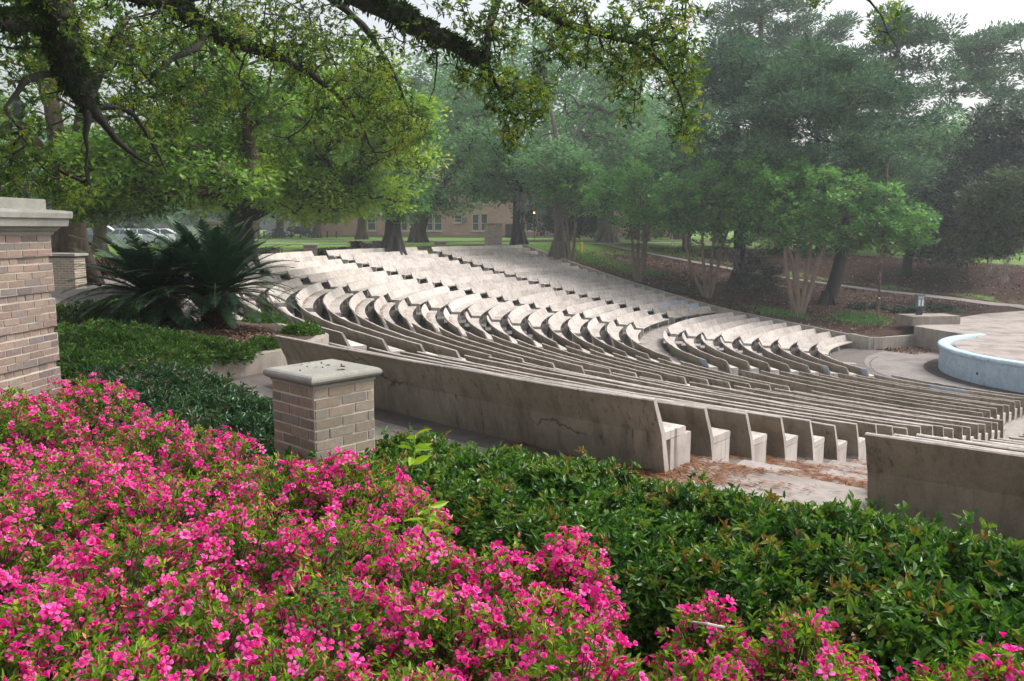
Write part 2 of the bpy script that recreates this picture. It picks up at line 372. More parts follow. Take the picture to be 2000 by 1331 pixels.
la = ground.data.attributes.new('litter', 'FLOAT', 'POINT'); la.data.foreach_set('value', np.concatenate(LIT).astype(np.float32))

def strip(mb, pts, width, dz, step=1.2):
    pts = np.asarray(pts, float)
    seg = np.r_[0, np.cumsum(np.linalg.norm(np.diff(pts, axis=0), axis=1))]
    u = np.linspace(0, seg[-1], max(3, int(seg[-1]/step)))
    c = np.stack([np.interp(u, seg, pts[:, 0]), np.interp(u, seg, pts[:, 1])], 1)
    for _ in range(6): c[1:-1] = (c[:-2]+2*c[1:-1]+c[2:])/4
    d = nrm(np.gradient(c, axis=0)); nn_ = np.stack([-d[:, 1], d[:, 0]], 1)
    zc = terrain(c[:, 0], c[:, 1])+dz
    L = np.c_[c+nn_*width/2, zc]; Rr = np.c_[c-nn_*width/2, zc]
    V = np.stack([L, Rr, Rr-[0, 0, .4], L-[0, 0, .4]], 1).reshape(-1, 3); n = len(u)
    i = np.arange(n-1)*4
    F = np.concatenate([np.stack([i+j, i+(j+1) % 4, i+4+(j+1) % 4, i+4+j], 1) for j in range(4)])
    mb.add(V, F)
pw = MB(); strip(pw, [fromab(a, b) for a, b in PATH], 2.6, .07); tag(pw.build('path', M['walk']), kind='structure')
pw = MB(); strip(pw, [fromab(46.2, 9.5), fromab(48.0, 22), fromab(47, 45), fromab(45, 120)], 2.2, .06); tag(pw.build('path', M['walk']), kind='structure')
pw = MB(); strip(pw, [(-75, 98), (-20, 100), (30, 104), (60, 118)], 1.8, .08); tag(pw.build('path', M['walk']), kind='structure')
pw = MB(); strip(pw, [(-60, 70), (-30, 78), (-10, 82.5)], 1.6, .06); tag(pw.build('path', M['walk']), kind='structure')
pw = MB(); strip(pw, [(40, 140), (70, 118), (110, 104), (180, 100)], 6, .1); tag(pw.build('road', M['walk']), kind='structure')
pw = MB(); strip(pw, [(-130, 62), (-60, 80), (-34, 96)], 9, .05); tag(pw.build('parking_road', M['asphalt']), kind='structure')
pw = MB(); strip(pw, [(-90, 148), (-10, 152)], 8, .05); tag(pw.build('road', M['asphalt']), kind='structure')
# paved court left of the planters
pv = MB(); a_ = np.radians(np.linspace(188, 214.5, 40)); q_ = np.array([48.2, 49.2, 50.6, 52, 54])
T, Q = np.meshgrid(a_, q_, indexing='ij'); hfield(pv, CX+Q*np.cos(T), CY+Q*np.sin(T), zback(Q)+.03, T)
tag(pv.build('pavement', M['walk']), kind='structure')

# ------------------------------------------------------------------ seating terraces and orchestra
fm = MB()
def ring(mb, r0, r1, z, t0=TH0, t1=TH1, n=90, mat=0):
    a = np.radians(np.linspace(t0, t1, n+1)); c, s_ = np.cos(a), np.sin(a)
    V = np.concatenate([np.stack([CX+r*c, CY+r*s_, np.full(n+1, z)], 1) for r in (r0, r1)])
    i = np.arange(n); mb.add(V, np.stack([i, i+n+1, i+n+2, i+1], 1)[:, ::-1], .5, mat)
def riser(mb, r, z0, z1, t0=TH0, t1=TH1, n=90):
    a = np.radians(np.linspace(t0, t1, n+1)); c, s_ = np.cos(a), np.sin(a)
    V = np.concatenate([np.stack([CX+r*c, CY+r*s_, np.full(n+1, z)], 1) for z in (z0, z1)])
    i = np.arange(n); mb.add(V, np.stack([i, i+1, i+n+2, i+n+1], 1))
for i in range(30):
    rin = RR[i-1]+.12 if i else 10.5
    rout = RR[i]+.12 if i < 29 else 48.5
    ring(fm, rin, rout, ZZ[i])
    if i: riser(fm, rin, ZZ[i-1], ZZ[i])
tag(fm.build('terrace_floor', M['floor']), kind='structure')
am = MB()
def stair(t0, t1, i0, i1):
    for i in range(i0, i1+1):
        rin = RR[i-1]+.11 if i else 11.0
        rout = RR[i]+.112 if i < 29 else 48.4
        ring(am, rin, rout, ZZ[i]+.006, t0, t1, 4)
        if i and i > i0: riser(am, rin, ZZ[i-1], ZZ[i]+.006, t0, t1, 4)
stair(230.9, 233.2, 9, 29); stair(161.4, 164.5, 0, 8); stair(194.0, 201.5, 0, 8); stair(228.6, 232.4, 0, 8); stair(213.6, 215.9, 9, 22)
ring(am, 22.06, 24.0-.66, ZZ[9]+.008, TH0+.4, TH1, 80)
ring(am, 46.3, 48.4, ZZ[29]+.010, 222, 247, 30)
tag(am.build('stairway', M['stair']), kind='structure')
om = MB(); c0 = np.array([CX, CY])
om.poly([(*fromab(a, b), -6.056) for a, b in ((11.9, -.5), (11.6, .6), (10.3, 4.6), (2, 5), (-14, 3), (-14, -12), (0, -12))][::-1])
ring(om, .5, 10.6, -6.05, TH0-2, TH1, 60)
tag(om.build('orchestra_floor', M['walk']), kind='structure')
# dark curved drain line and seam on the orchestra floor
dm = MB(); BC = np.array([30.9, 42.1]); BR = 7.6
def arcstrip(mb, c, r0, r1, z, t0, t1, n=60, mat=0):
    a = np.radians(np.linspace(t0, t1, n+1))
    V = np.concatenate([np.stack([c[0]+r*np.cos(a), c[1]+r*np.sin(a), np.full(n+1, z)], 1) for r in (r0, r1)])
    i = np.arange(n); mb.add(V, np.stack([i, i+n+1, i+n+2, i+1], 1)[:, ::-1], .5, mat)
arcstrip(dm, BC, BR-.05, BR+.75, -6.046, 120, 262)
arcstrip(dm, BC, BR+3.5, BR+3.56, -6.046, 140, 230)
tag(dm.build('floor_stain', simple('dark_drain_stain', (.07, .055, .055), .9, .2, 0, .4, 3)), kind='structure')

# ------------------------------------------------------------------ benches
ORD = ['', 'first', 'second', 'third', 'fourth', 'fifth', 'sixth', 'seventh', 'eighth', 'ninth', 'tenth', 'eleventh', 'twelfth', 'thirteenth',
       'fourteenth', 'fifteenth', 'sixteenth', 'seventeenth', 'eighteenth', 'nineteenth', 'twentieth', 'twenty-first']
legm = MB(); legm.box((-.407, 0, .1715), (.436, .11, .343), 0, .5); LEGMESH = legm.build('leg', M['bench']).data
for o in list(COL.objects):
    if o.name.startswith('leg') and o.data == LEGMESH: bpy.data.objects.remove(o)
def sweep(mb, prof, r, z, t0, t1, mats, c=(CX, CY)):
    """profile [(drho, dz)] swept round the centre, mats one per profile edge"""
    n = max(3, int(math.ceil((t1-t0)/1.1)))
    a = np.radians(np.linspace(t0, t1, n+1)); prof = np.asarray(prof, float); k = len(prof)
    wob = rng.normal(0, .006, n+1)
    V = np.concatenate([np.stack([c[0]+(r+p[0])*np.cos(a), c[1]+(r+p[0])*np.sin(a), z+p[1]+wob*(p[1] > .7)], 1) for p in prof])
    i = np.arange(n)
    for e in range(k):
        f = (e+1) % k
        F = np.stack([e*(n+1)+i, e*(n+1)+i+1, f*(n+1)+i+1, f*(n+1)+i], 1)
        mb.add(V, F, .5, mats[e])
    e0 = [e*(n+1) for e in range(k)]; e1 = [e*(n+1)+n for e in range(k)]
    mb.add(V, [e0], .5, 0); mb.add(V, [e1[::-1]], .5, 0)
BACK = [(-.008, .788), (.004, .80), (.04, .80), (.052, .788), (-.125, .43), (-.19, .20), (-.27, .20), (-.202, .43)]
BACKM = [0, 0, 0, 1, 1, 1, 0, 0]          # outside weathered and also darkened for its shade, pale seat side
SEAT = [(-.206, .435), (-.206, .355), (-.62, .345), (-.635, .36), (-.635, .415), (-.615, .43)]
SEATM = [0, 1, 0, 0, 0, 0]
def bench(i, t0, t1, label, patch=(), dz=0.0):
    r, z = RR[i], ZZ[i]+dz
    tm = (t0+t1)/2; loc = pol(r-.4, tm, z)
    root = thing('curved_bench', loc, label, 'bench', 'curved concrete benches of the theatre')
    prof = [list(p) for p in BACK]
    if i == 29: prof[5] = [-.22, .0]; prof[6] = [-.31, .0]
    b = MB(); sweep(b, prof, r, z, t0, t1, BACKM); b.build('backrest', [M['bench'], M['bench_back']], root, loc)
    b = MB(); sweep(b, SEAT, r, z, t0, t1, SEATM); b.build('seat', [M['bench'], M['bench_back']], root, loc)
    ln = r*R(t1-t0); k = max(2, int(round(ln/2.2))+1)
    e = R(.065)*46/r if r else 0
    for a in np.linspace(t0+math.degrees(.0555/(r-.4)), t1-math.degrees(.0555/(r-.4)), k):
        lg = bpy.data.objects.new('leg', LEGMESH); COL.objects.link(lg); lg.parent = root
        lg.location = Vector(pol(r-(.13 if i == 29 else 0), a, z))-Vector(loc); lg.rotation_euler = (0, 0, R(a))
    for (p0, p1, front) in patch:
        pm = MB(); d = .004
        pr = [(-.008-d, .788), (.002, .80+d), (.042, .80+d), (.052+d, .79), (-.125+d, .43), (-.202-d, .437)] if not front else [(-.008-d, .785), (-.008-d-.001, .785), (-.203-d, .437), (-.202-d, .437)]
        sweep(pm, pr, r, z, p0, p1, [0]*len(pr)); q = pm.build('painted_patch', M['bluepatch'], root, loc); q['label'] = 'faded blue painted patch on the concrete'
    return root
UP = [('G', 129.6), ('B', 144.27), ('A', 161.4), ('C', 178.36), ('E', 195.4), ('D', 213.55), ('F', 230.86), ('N', 246.5), ('Z', 261.5)]
GAPW = 2.38
SECT = ['touching the far end wall', 'between first and second stairs from far wall', 'between second and third stairs from far wall',
        'between third and fourth stairs from far wall', 'between fourth stairs and the palm planter', 'between planter walk and nearest stairs',
        'right of the nearest stairs']
DSTART = {29: 222.3, 28: 221.9, 27: 221.2, 26: 220.3, 25: 218.8, 24: 217.6, 23: 216.8}
DEND = {26: 211.1, 27: 209.5, 28: 208.5, 29: 208.0}
SINK = {10: -.045, 12: -.035, 14: -.065, 16: -.065, 18: .012, 20: -.05, 22: .025, 24: -.05, 27: -.012, 28: -.008, 29: 0.0}   # settled rows
for i in range(9, 30):
    row = ORD[30-i]
    for s in range(7):
        if s == 6 and i > 29: continue
        t0 = UP[s][1]+(GAPW if s else .25)
        t1 = UP[s+1][1]
        if s == 5: t0 = DSTART.get(i, 215.95)
        if s == 4: t1 = DEND.get(i, t1)
        if s == 6: t0 = 233.25
        lab = f'concrete bench, {row} row from the top, {SECT[s]}'
        patch = []
        if (i, s) == (11, 0): patch = [(131.5, 134.5, True), (134.8, 137.4, True)]
        if (i, s) == (10, 0): patch = [(130, 133, True)]; lab = f'concrete bench with blue painted end, {row} row from top, {SECT[s]}'
        if (i, s) == (11, 0): lab = f'concrete bench with long faded blue patch, {row} row from top, {SECT[s]}'
        if i == 29 and s == 5: lab = 'long concrete bench nearest the brick pier, its stained back towards the hedge'
        if i == 29 and s == 6: lab = 'nearest concrete bench right of the near stairs, stained back above the hedge'
        bench(i, t0, t1, lab, patch, SINK.get(i, rng.normal(0, .008)) if s == 5 else rng.normal(0, .012))
LOW = [(129.9, 161.3-.1), (164.6, 193.97), (201.6, 228.5), (232.5, 258.0)]
LSECT = ['reaching the far end wall', 'between its two far stairs', 'nearest the camera side, past the middle stairs', 'at the near right end']
for i in range(0, 9):
    for s in range(4):
        t0, t1 = LOW[s]
        lab = f'concrete bench, {ORD[i+1]} row up from the stage, {LSECT[s]}'
        patch = []
        if s == 1 and i in (0, 2, 8): patch = [(t1-1.6, t1, False)]
        if s == 2 and i == 0: patch = [(t0, t0+2, False)]
        if s == 2 and i == 1: patch = [(213, 220, False)]
        bench(i, t0, t1, lab, patch, {2: -.05, 4: -.06, 0: .01}.get(i, 0.0) if s == 2 else rng.normal(0, .012))

# pine straw lying in the near stairs and along bench seats
sm = MB()
def strawdrift(N, t0, t1, r0, r1, cut, f1, f2):
    th = rng.uniform(t0, t1, N); rq = rng.uniform(r0, r1, N)
    cl = np.sin(rq*f1+np.sin(th*1.9)*1.6+th*.7)+.7*np.sin(th*f2+rq*2.1)+.6*np.sin(rq*f1*2.7+th*3.1)+rng.normal(0, .35, N)
    th, rq = th[cl > cut], rq[cl > cut]
    zi = np.array([max([0]+[k+1 for k in range(29) if q > RR[k]+.115]) for q in rq]).astype(int)
    P = np.stack([CX+rq*np.cos(np.radians(th)), CY+rq*np.sin(np.radians(th)), np.array(ZZ)[zi]+.018+rng.uniform(0, .012, len(rq))], 1)
    tang = np.stack([-np.sin(np.radians(th)), np.cos(np.radians(th)), 0*th], 1)
    d = tang*rng.choice([-1, 1], len(rq))[:, None]+rng.normal(0, .6, P.shape)*[1, 1, .12]; leaf4(sm, P, d, rng.uniform(.05, .12, len(P)), rng.uniform(.006, .016, len(P)), rng.random(len(P)), flat=2)
strawdrift(34000, 228.5, 234.5, 42.0, 46.2, -.15, 3.0, 2.2)
strawdrift(34000, 229, 246, 46.3, 48.4, .1, 4.5, 2.6)
strawdrift(9000, 230.9, 233.4, 34, 42, .3, 5, 2.2)
strawdrift(6000, 222, 229, 46.5, 48.3, 1.0, 4.5, 2.6)
for i in range(18, 27):
    N = 420; th = rng.uniform(183, 205, N); rq = RR[i]-.21-np.abs(rng.normal(0, .07, N)); k = (th < 195.3) | (th > 198); th, rq = th[k], rq[k]
    P = np.stack([CX+rq*np.cos(np.radians(th)), CY+rq*np.sin(np.radians(th)), np.full(len(rq), ZZ[i]+.442)], 1)
    d = rng.normal(size=P.shape); d[:, 2] *= .1; leaf4(sm, P, d, rng.uniform(.06, .13, len(P)), rng.uniform(.02, .05, len(P)), rng.random(len(P)), flat=2)
st = sm.build('pine_straw', M['straw']); tag(st, 'rust brown pine straw drifted over the near stairs and bench seats', 'pine straw', kind='stuff')

# ------------------------------------------------------------------ end wall, low wall, stage
wm = MB()
ts = np.linspace(12.6, 47.2, 60)
def wallrun(mb, pts, zb, zt, th, mat=0):
    pts = np.asarray(pts, float); n = len(pts); d = nrm(np.gradient(pts, axis=0)); q = np.stack([-d[:, 1], d[:, 0]], 1)*th/2
    V = np.stack([np.c_[pts+q, zb], np.c_[pts-q, zb], np.c_[pts-q, zt], np.c_[pts+q, zt]], 1).reshape(-1, 3)
    i = np.arange(n-1)*4
    F = np.concatenate([np.stack([i+j, i+4+j, i+4+(j+1) % 4, i+(j+1) % 4], 1) for j in range(4)])
    mb.add(V, F, .5, mat); mb.add(V, [[0, 1, 2, 3]], .5, mat); mb.add(V, [[4*n-1, 4*n-2, 4*n-3, 4*n-4]], .5, mat)
wp = [fromab(a, .12) for a in ts]+[fromab(48.6, .35), fromab(49.2, 1.6)]
zt = np.r_[np.interp(ts, RR, ZZ)+.86, [.12, .12]]
wallrun(wm, wp[:60], np.interp(ts, RR, ZZ)-.6, zt[:60], .26)
tag(wm.build('end_wall', M['wall']), 'sloping concrete end wall closing the far side of the seating', 'wall')
wm = MB(); wallrun(wm, [fromab(12.8, .08), fromab(11.5, .02), fromab(11.1, .7), fromab(10.4, 3.9)], [-6.2]*4, [-5.15, -5.25, -5.28, -5.28], .25)
tag(wm.build('low_wall', M['wall']), 'low concrete retaining wall bending towards the stage corner', 'wall')
sg = MB()
S0 = np.array([26.7, 53.8]); S1 = np.array([27.9, 49.3])
sp = [tuple(S0), (27.4, 51.0), tuple(S1)]+[tuple(BC+6.9*np.array([math.cos(R(t)), math.sin(R(t))])) for t in np.linspace(116, 258, 40)]+[(45, 34), (52, 50), (44, 66), (36, 62), (30.5, 57.5)]
sg.prism(sp, -6.3, -4.70, .5, 0, 1)
tag(sg.build('stage_platform', [M['wall'], M['stage']]), 'raised concrete stage floor behind the blue curved wall', 'stage')
bw = MB()
prof = [(BR, -6.06), (BR, -4.86), (BR+.06, -4.83), (BR+.105, -4.78), (BR+.12, -4.71), (BR+.10, -4.64), (BR+.04, -4.605), (BR-.36, -4.60), (BR-.43, -4.64), (BR-.45, -4.9), (BR-.6, -6.2)]
bw.lathe(prof[:2], (BC[0], BC[1], 0), 90, .5, 0, 108, 262)
root = thing('stage_wall', (BC[0]-BR, BC[1], -6.05), 'pale blue curved wall along the stage front', 'wall')
bw.build('wall_face', M['blue'], root, tuple(root.location), True)
bw = MB(); bw.lathe(prof[1:], (BC[0], BC[1], 0), 90, .5, 0, 108, 262); bw.build('coping', M['blue'], root, tuple(root.location), True)
dh = MB(); c = pol(0, 0); a_ = R(192); nrm_ = np.array([math.cos(a_), math.sin(a_), 0]); cc = np.array([BC[0], BC[1], -5.52])+nrm_*(BR+.004)
dh.tube([cc, cc+nrm_*.02], .07, 12); dh.build('drain_hole', M['black'], root, tuple(root.location))
# plinth and utility box
pl = MB(); pc = at(1812, 626, 55.6); pl.box((pc[0], pc[1], -4.45), (3.5, 1.8, .62), R(8), .5)
pq = pl.build('concrete_plinth', M['wall']); tag(pq, 'concrete plinth at the stage corner under the utility box', 'plinth')
ub = at(1795, 600, 55.6); ub[2] = -4.14
root = thing('utility_box', ub, 'grey electrical panel on a post standing on the concrete plinth', 'electrical box')
m = MB(); m.box(ub+[0, 0, .28], (.4, .16, .56)); m.build('stand', M['black'], root, ub)
m = MB(); m.box(ub+[0, 0, .95], (.5, .28, .80)); m.box(ub+[0, 0, 1.385], (.56, .34, .06)); m.build('cabinet', M['steel'], root, ub)
m = MB(); m.box(ub+[-.09, -.155, .85], (.12, .03, .42)); m.box(ub+[.13, -.155, .85], (.10, .03, .42)); m.build('outlet_panel', M['white'], root, ub)
m = MB(); m.box(ub+[0, -.152, 1.2], (.36, .024, .2)); m.build('sign_plate', M['bluepatch'], root, ub)

# ------------------------------------------------------------------ brick piers
def rot2(p, a): return np.array([p[0]*math.cos(a)-p[1]*math.sin(a), p[0]*math.sin(a)+p[1]*math.cos(a)])
def brickwork(mb, c, half, z0, n, a, recess=None, brick=.203, course=.0667, hx=None):
    """n courses of separate bricks round a square pier, mortar core inside"""
    hx = half if hx is None else hx
    for k in range(n):
        z = z0+k*course+course/2
        off = recess(k) if recess else 0
        H = [hx-off, half-off]; hdr = off > 0
        bl = brick*(.55 if hdr else 1)
        mb.box((*c, z), (2*(H[0]-.001), 2*(H[1]-.001), course), a, .5, 1)
        for side in range(4):
            hl = H[side % 2]; hn = H[1-side % 2]
            L = 2*hl; st_ = -hl+(0 if (k+side) % 2 == 0 else -bl/2)
            x = st_
            while x < hl-.01:
                x0, x1 = max(x, -hl), min(x+bl, hl)
                if x1-x0 > .02:
                    w = x1-x0-.0135; j = rng.normal(0, .0018)
                    lc = np.array([(x0+x1)/2, -hn+.02-j]); lc = rot2(lc, side*PI/2); lc = rot2(lc, a)
                    mb.box((c[0]+lc[0], c[1]+lc[1], z+rng.normal(0, .001)), (w, .05, course-.0135), a+side*PI/2, rng.random(), 0)
                x += bl
pa = R(48)
pcx = np.array([-1.235, 5.25])
root = thing('brick_pier', (*pcx, -.6), 'low square brick pier with moulded stone cap at front of hedge', 'pier')
m = MB(); brickwork(m, pcx, .232, -.62, 20, pa); m.build('brickwork', [M['brick_dark'], M['mortar']], root, tuple(root.location))
m = MB()
def capstack(mb, c, a, layers):
    for k in range(len(layers)-1):
        (h0, z0), (h1, z1) = layers[k], layers[k+1]
        v = []
        for h, z in ((h0, z0), (h1, z1)):
            for s1, s2 in ((-1, -1), (1, -1), (1, 1), (-1, 1)):
                q = rot2((s1*h, s2*h), a); v.append((c[0]+q[0], c[1]+q[1], z))
        mb.add(v, [[0, 1, 5, 4], [1, 2, 6, 5], [2, 3, 7, 6], [3, 0, 4, 7]])
    h, z = layers[-1]
    mb.add([(*(c+rot2((s1*h, s2*h), a)), z) for s1, s2 in ((-1, -1), (1, -1), (1, 1), (-1, 1))], [[0, 1, 2, 3]])
zt_ = .714
capstack(m, pcx, pa, [(.22, zt_), (.242, zt_), (.242, zt_+.014), (.249, zt_+.018), (.257, zt_+.022), (.268, zt_+.032), (.274, zt_+.045), (.272, zt_+.058), (.264, zt_+.070), (.25, zt_+.078), (.232, zt_+.081)])
m.build('cap', M['stone'], root, tuple(root.location))
lm = MB(); N = 16; P = np.c_[pcx+rng.uniform(-.16, .16, (N, 2)), np.full(N, zt_+.085)]; d = rng.normal(size=(N, 3)); d[:, 2] = 0
leaf6(lm, P, d, rng.uniform(.012, .045, N), rng.uniform(.006, .016, N), rng.random(N), .1); fl = lm.build('fallen_leaf', M['dryleaf']); tag(fl, 'few dry leaf scraps scattered on the low pier cap', 'dry leaf', kind='stuff')

# tall pier at the left edge
ta = math.atan2(.99, .10); back = np.array([-4.38, 7.8]); ed = np.array([math.cos(ta), math.sin(ta)]); en = np.array([ed[1], -ed[0]])
hp = .46; tc_ = back-ed*hp-en*hp
root = thing('brick_pillar', (*tc_, -.5), 'tall brick gate pillar with banded courses and stone cornice at left edge', 'pillar')
ztop = 1.62; nb = 32; zb0 = ztop-nb*.0667
def rec(k):
    q = (nb-1-k); return .022 if q in (3, 8, 13, 18, 23, 28) else 0
m = MB(); brickwork(m, tc_, hp, zb0, nb, ta, rec); m.build('brickwork', [M['brick'], M['mortar']], root, tuple(root.location))
m = MB(); capstack(m, tc_, ta, [(.45, ztop), (.475, ztop+.002), (.485, ztop+.03), (.50, ztop+.035), (.52, ztop+.06), (.525, ztop+.075), (.57, ztop+.08), (.58, ztop+.15), (.60, ztop+.155), (.605, ztop+.2), (.60, ztop+.222), (.46, ztop+.235)])
m.build('cornice', M['stone'], root, tuple(root.location))
m = MB(); capstack(m, tc_, ta, [(.445, ztop+.2), (.445, ztop+.325), (.44, ztop+.33)]); m.build('top_block', M['stone'], root, tuple(root.location))

def farpier(px, py_top, D, w, zb, label, h=None, name='brick_pier', dark=False):
    tp = at(px, py_top, D); H = tp[2]-zb
    root = thing(name, (tp[0], tp[1], zb), label, 'pier'); loc = tuple(root.location)
    n = int((H-.12)/.14)
    m = MB(); brickwork(m, tp[:2], w/2, zb, n, .25, None, .4, (H-.12)/n); m.build('brickwork', [M['brick_dark' if dark else ('brick_pale' if w > 1.3 else 'brick')], M['mortar']], root, loc)
    m = MB(); m.box((tp[0], tp[1], tp[2]-.085), (w+.08, w+.08, .07), .25); m.box((tp[0], tp[1], tp[2]-.03), (w+.2, w+.2, .08), .25); m.build('cap', M['stone'], root, loc)
    return root
farpier(605, 480, 60, .95, -.73, 'short brick pier by the red flowered hedge, left of the planters')
farpier(736, 472, 68, .8, -.73, 'short brick pier just left of the big oak trunk')
farpier(859, 472, 75, .95, -.73, 'squat brick pier behind the top row right of the oak')
farpier(962, 437, 80, 1.4, -.6, 'tall square brick pillar with stone cap behind the top row')
farpier(424, 436, 40, .95, -.4, 'brick pillar with pale stone cap showing behind the sago palm', dark=True)
for px, lab, bl in ((694, 'dark brick planter box with red flowers beside hedge end', 'redbloom'), (713, 'low dark planter box with pale flowers between two piers', 'moss')):
    tp = at(px, 474 if px == 694 else 478, 67); root = thing('planter_box', (tp[0], tp[1], -.73), lab, 'planter'); loc = tuple(root.location)
    m = MB(); m.box((tp[0], tp[1], (tp[2]-.73)/2), (.95, .8, tp[2]+.73), .2); m.box((tp[0], tp[1], tp[2]), (1.1, .95, .08), .2); m.build('box', M['brick_dark'], root, loc)
    m = MB(); N = 250; P = tp+np.c_[rng.normal(.2, .3, N), rng.normal(-.55, .1, N), rng.uniform(-.5, .05, N)]; leaf4(m, P, rng.normal(size=(N, 3)), .12, .1, rng.uniform(.3, 1, N)); fo = m.build('flower', M[bl], root, loc); fo['kind'] = 'stuff'
# low brick wall in the left court
bp = at(118, 503, 23); root = thing('low_brick_wall', (bp[0], bp[1], 0), 'low brick garden wall with stone coping below the oak trunk', 'wall'); loc = tuple(root.location)
m = MB(); brickwork(m, bp[:2]+[-.9, .3], .25, -.05, int((bp[2]-.0)/.0667), -.12, None, .203, .0667, 1.35); m.build('brickwork', [M['brick_dark'], M['mortar']], root, loc)
m = MB(); m.box((bp[0]-.9, bp[1]+.3, bp[2]+.0), (2.85, .62, .07), -.12); m.build('coping', M['stone'], root, loc)
# ------------------------------------------------------------------ planter with kerb
PLZ = -.42
pp = [(-3.66, 16.15), (-3.62, 15.6), (-3.78, 14.8), (-4.0, 13.95), (-4.4, 13.2), (-4.9, 12.4), (-5.6, 11.3), (-7.2, 10.6), (-9.8, 12.2), (-10.8, 16.2), (-9.2, 19.4), (-6.2, 18.7), (-4.6, 17.6), (-3.95, 16.8)]
pp = np.array(pp); cen = pp.mean(0)
inner = cen+(pp-cen)*(1-.24/np.linalg.norm(pp-cen, axis=1, keepdims=True))
m = MB(); n = len(pp); V = np.concatenate([np.c_[pp, np.full(n, -.9)], np.c_[pp, np.full(n, PLZ)], np.c_[inner, np.full(n, PLZ)], np.c_[inner, np.full(n, -.7)]])
i = np.arange(n); j = (i+1) % n
for q in range(3): m.add(V, np.stack([q*n+i, (q+1)*n+i, (q+1)*n+j, q*n+j], 1)[:, ::1])
ko = m.build('planter_kerb', M['wall']); tag(ko, 'low curved concrete kerb wall around the sago palm bed', 'kerb wall')
def soilz(x, y):
    d = np.hypot(x+8.0, (y-14)*.8); return PLZ-.05+.42*np.exp(-(d/3.0)**2)
m = MB(); rings = [cen+(inner-cen)*f for f in (1, .8, .6, .4, .2, .02)]
V = np.concatenate([np.c_[q, soilz(q[:, 0], q[:, 1])] for q in rings])
for k in range(5): m.add(V, np.stack([k*n+i, k*n+j, (k+1)*n+j, (k+1)*n+i], 1))
so = m.build('planter_soil', M['soil'], smooth=True); tag(so, kind='structure')
m = MB(); N = 5200; w = rng.dirichlet(np.ones(n)*.35, N); xy = w@inner
P = np.c_[xy, soilz(xy[:, 0], xy[:, 1])+.015]; d = rng.normal(size=(N, 3)); d[:, 2] *= .2
leaf4(m, P, d, rng.uniform(.04, .09, N), rng.uniform(.02, .045, N), rng.random(N), flat=1.2)
lo = m.build('leaf_litter', M['dryleaf']); tag(lo, 'brown leaf litter covering the bare end of the palm bed', 'leaf litter', kind='stuff')

# ------------------------------------------------------------------ plants: shared growth
def uball(N):
    v = nrm(rng.normal(size=(N, 3))); return v
class Skel:
    def __init__(s): s.p = []; s.par = []; s.r = []
    def line(s, pts, rad, start=-1):
        idx = []
        for q, r in zip(pts, rad):
            s.p.append(np.asarray(q, float)); s.par.append(start); s.r.append(r); start = len(s.p)-1; idx.append(start)
        return idx
def densify(pts, rad, step, jit=0.0):
    pts = np.asarray(pts, float); rad = np.broadcast_to(np.asarray(rad, float), len(pts))
    seg = np.r_[0, np.cumsum(np.linalg.norm(np.diff(pts, axis=0), axis=1))]
    n = max(len(pts), int(seg[-1]/step)+2); u = np.linspace(0, seg[-1], n)
    P = np.stack([np.interp(u, seg, pts[:, k]) for k in range(3)], 1)
    for _ in range(2): P[1:-1] = (P[:-2]+2*P[1:-1]+P[2:])/4
    P[1:-1] += rng.normal(0, jit, P[1:-1].shape)
    return P, np.interp(u, seg, rad)
def grow(sk, clumps, rtip, rmax, lift=.15, step=.8, jit=.04, expo=.5):
    """join every leaf clump to the nearest wood by a curved branch; returns branch polylines with radii"""
    base = np.array(sk.p); n0 = len(base); nodes = list(base); par = list(sk.par); paths = []
    dist = np.min(np.linalg.norm(clumps[:, None]-base[None], axis=2), axis=1)
    arr = np.zeros((n0+len(clumps)*14+10, 3)); arr[:n0] = base; cnt = n0
    for ci in np.argsort(dist):
        c = clumps[ci]
        d = np.linalg.norm(arr[:cnt]-c, axis=1)+np.where(arr[:cnt, 2] > c[2]+.3, .6*(arr[:cnt, 2]-c[2]), 0)*(lift >= 0)
        k = int(d.argmin()); a = arr[k]; L = np.linalg.norm(c-a); m = int(min(8, max(2, L/step)))
        tt_ = np.linspace(0, 1, m+1)[1:, None]
        P = a+(c-a)*tt_+np.array([0, 0, 1])*lift*L*4*tt_*(1-tt_)+rng.normal(0, jit*L, (m, 3))*(1-tt_)
        ids = [k]; pr = k
        for q in P:
            if cnt < len(arr): arr[cnt] = q; par.append(pr); pr = cnt; cnt += 1; ids.append(pr)
        paths.append(ids)
    w = np.zeros(cnt)
    for ids in paths: w[ids[-1]] += 1
    for q in range(cnt-1, -1, -1):
        if par[q] >= 0: w[par[q]] += w[q]
    rad = np.minimum(rtip*np.maximum(w, 1)**expo, rmax)
    return [(arr[ids], np.r_[min(rad[ids[1]]*1.15, rad[ids[0]]), rad[ids[1:]]]) for ids in paths]
def clumpset(ells, mind):
    out = []
    for c, rad, n, bias in ells:
        k = 0; tries = 0; c = np.asarray(c, float); rad = np.asarray(rad, float)
        while k < n and tries < n*12:
            tries += 1
            q = c+uball(1)[0]*rad*rng.random()**bias
            if out and mind > 0 and np.min(np.sum((np.array(out[-400:])-q)**2, 1)) < mind*mind: continue
            out.append(q); k += 1
    return np.array(out)
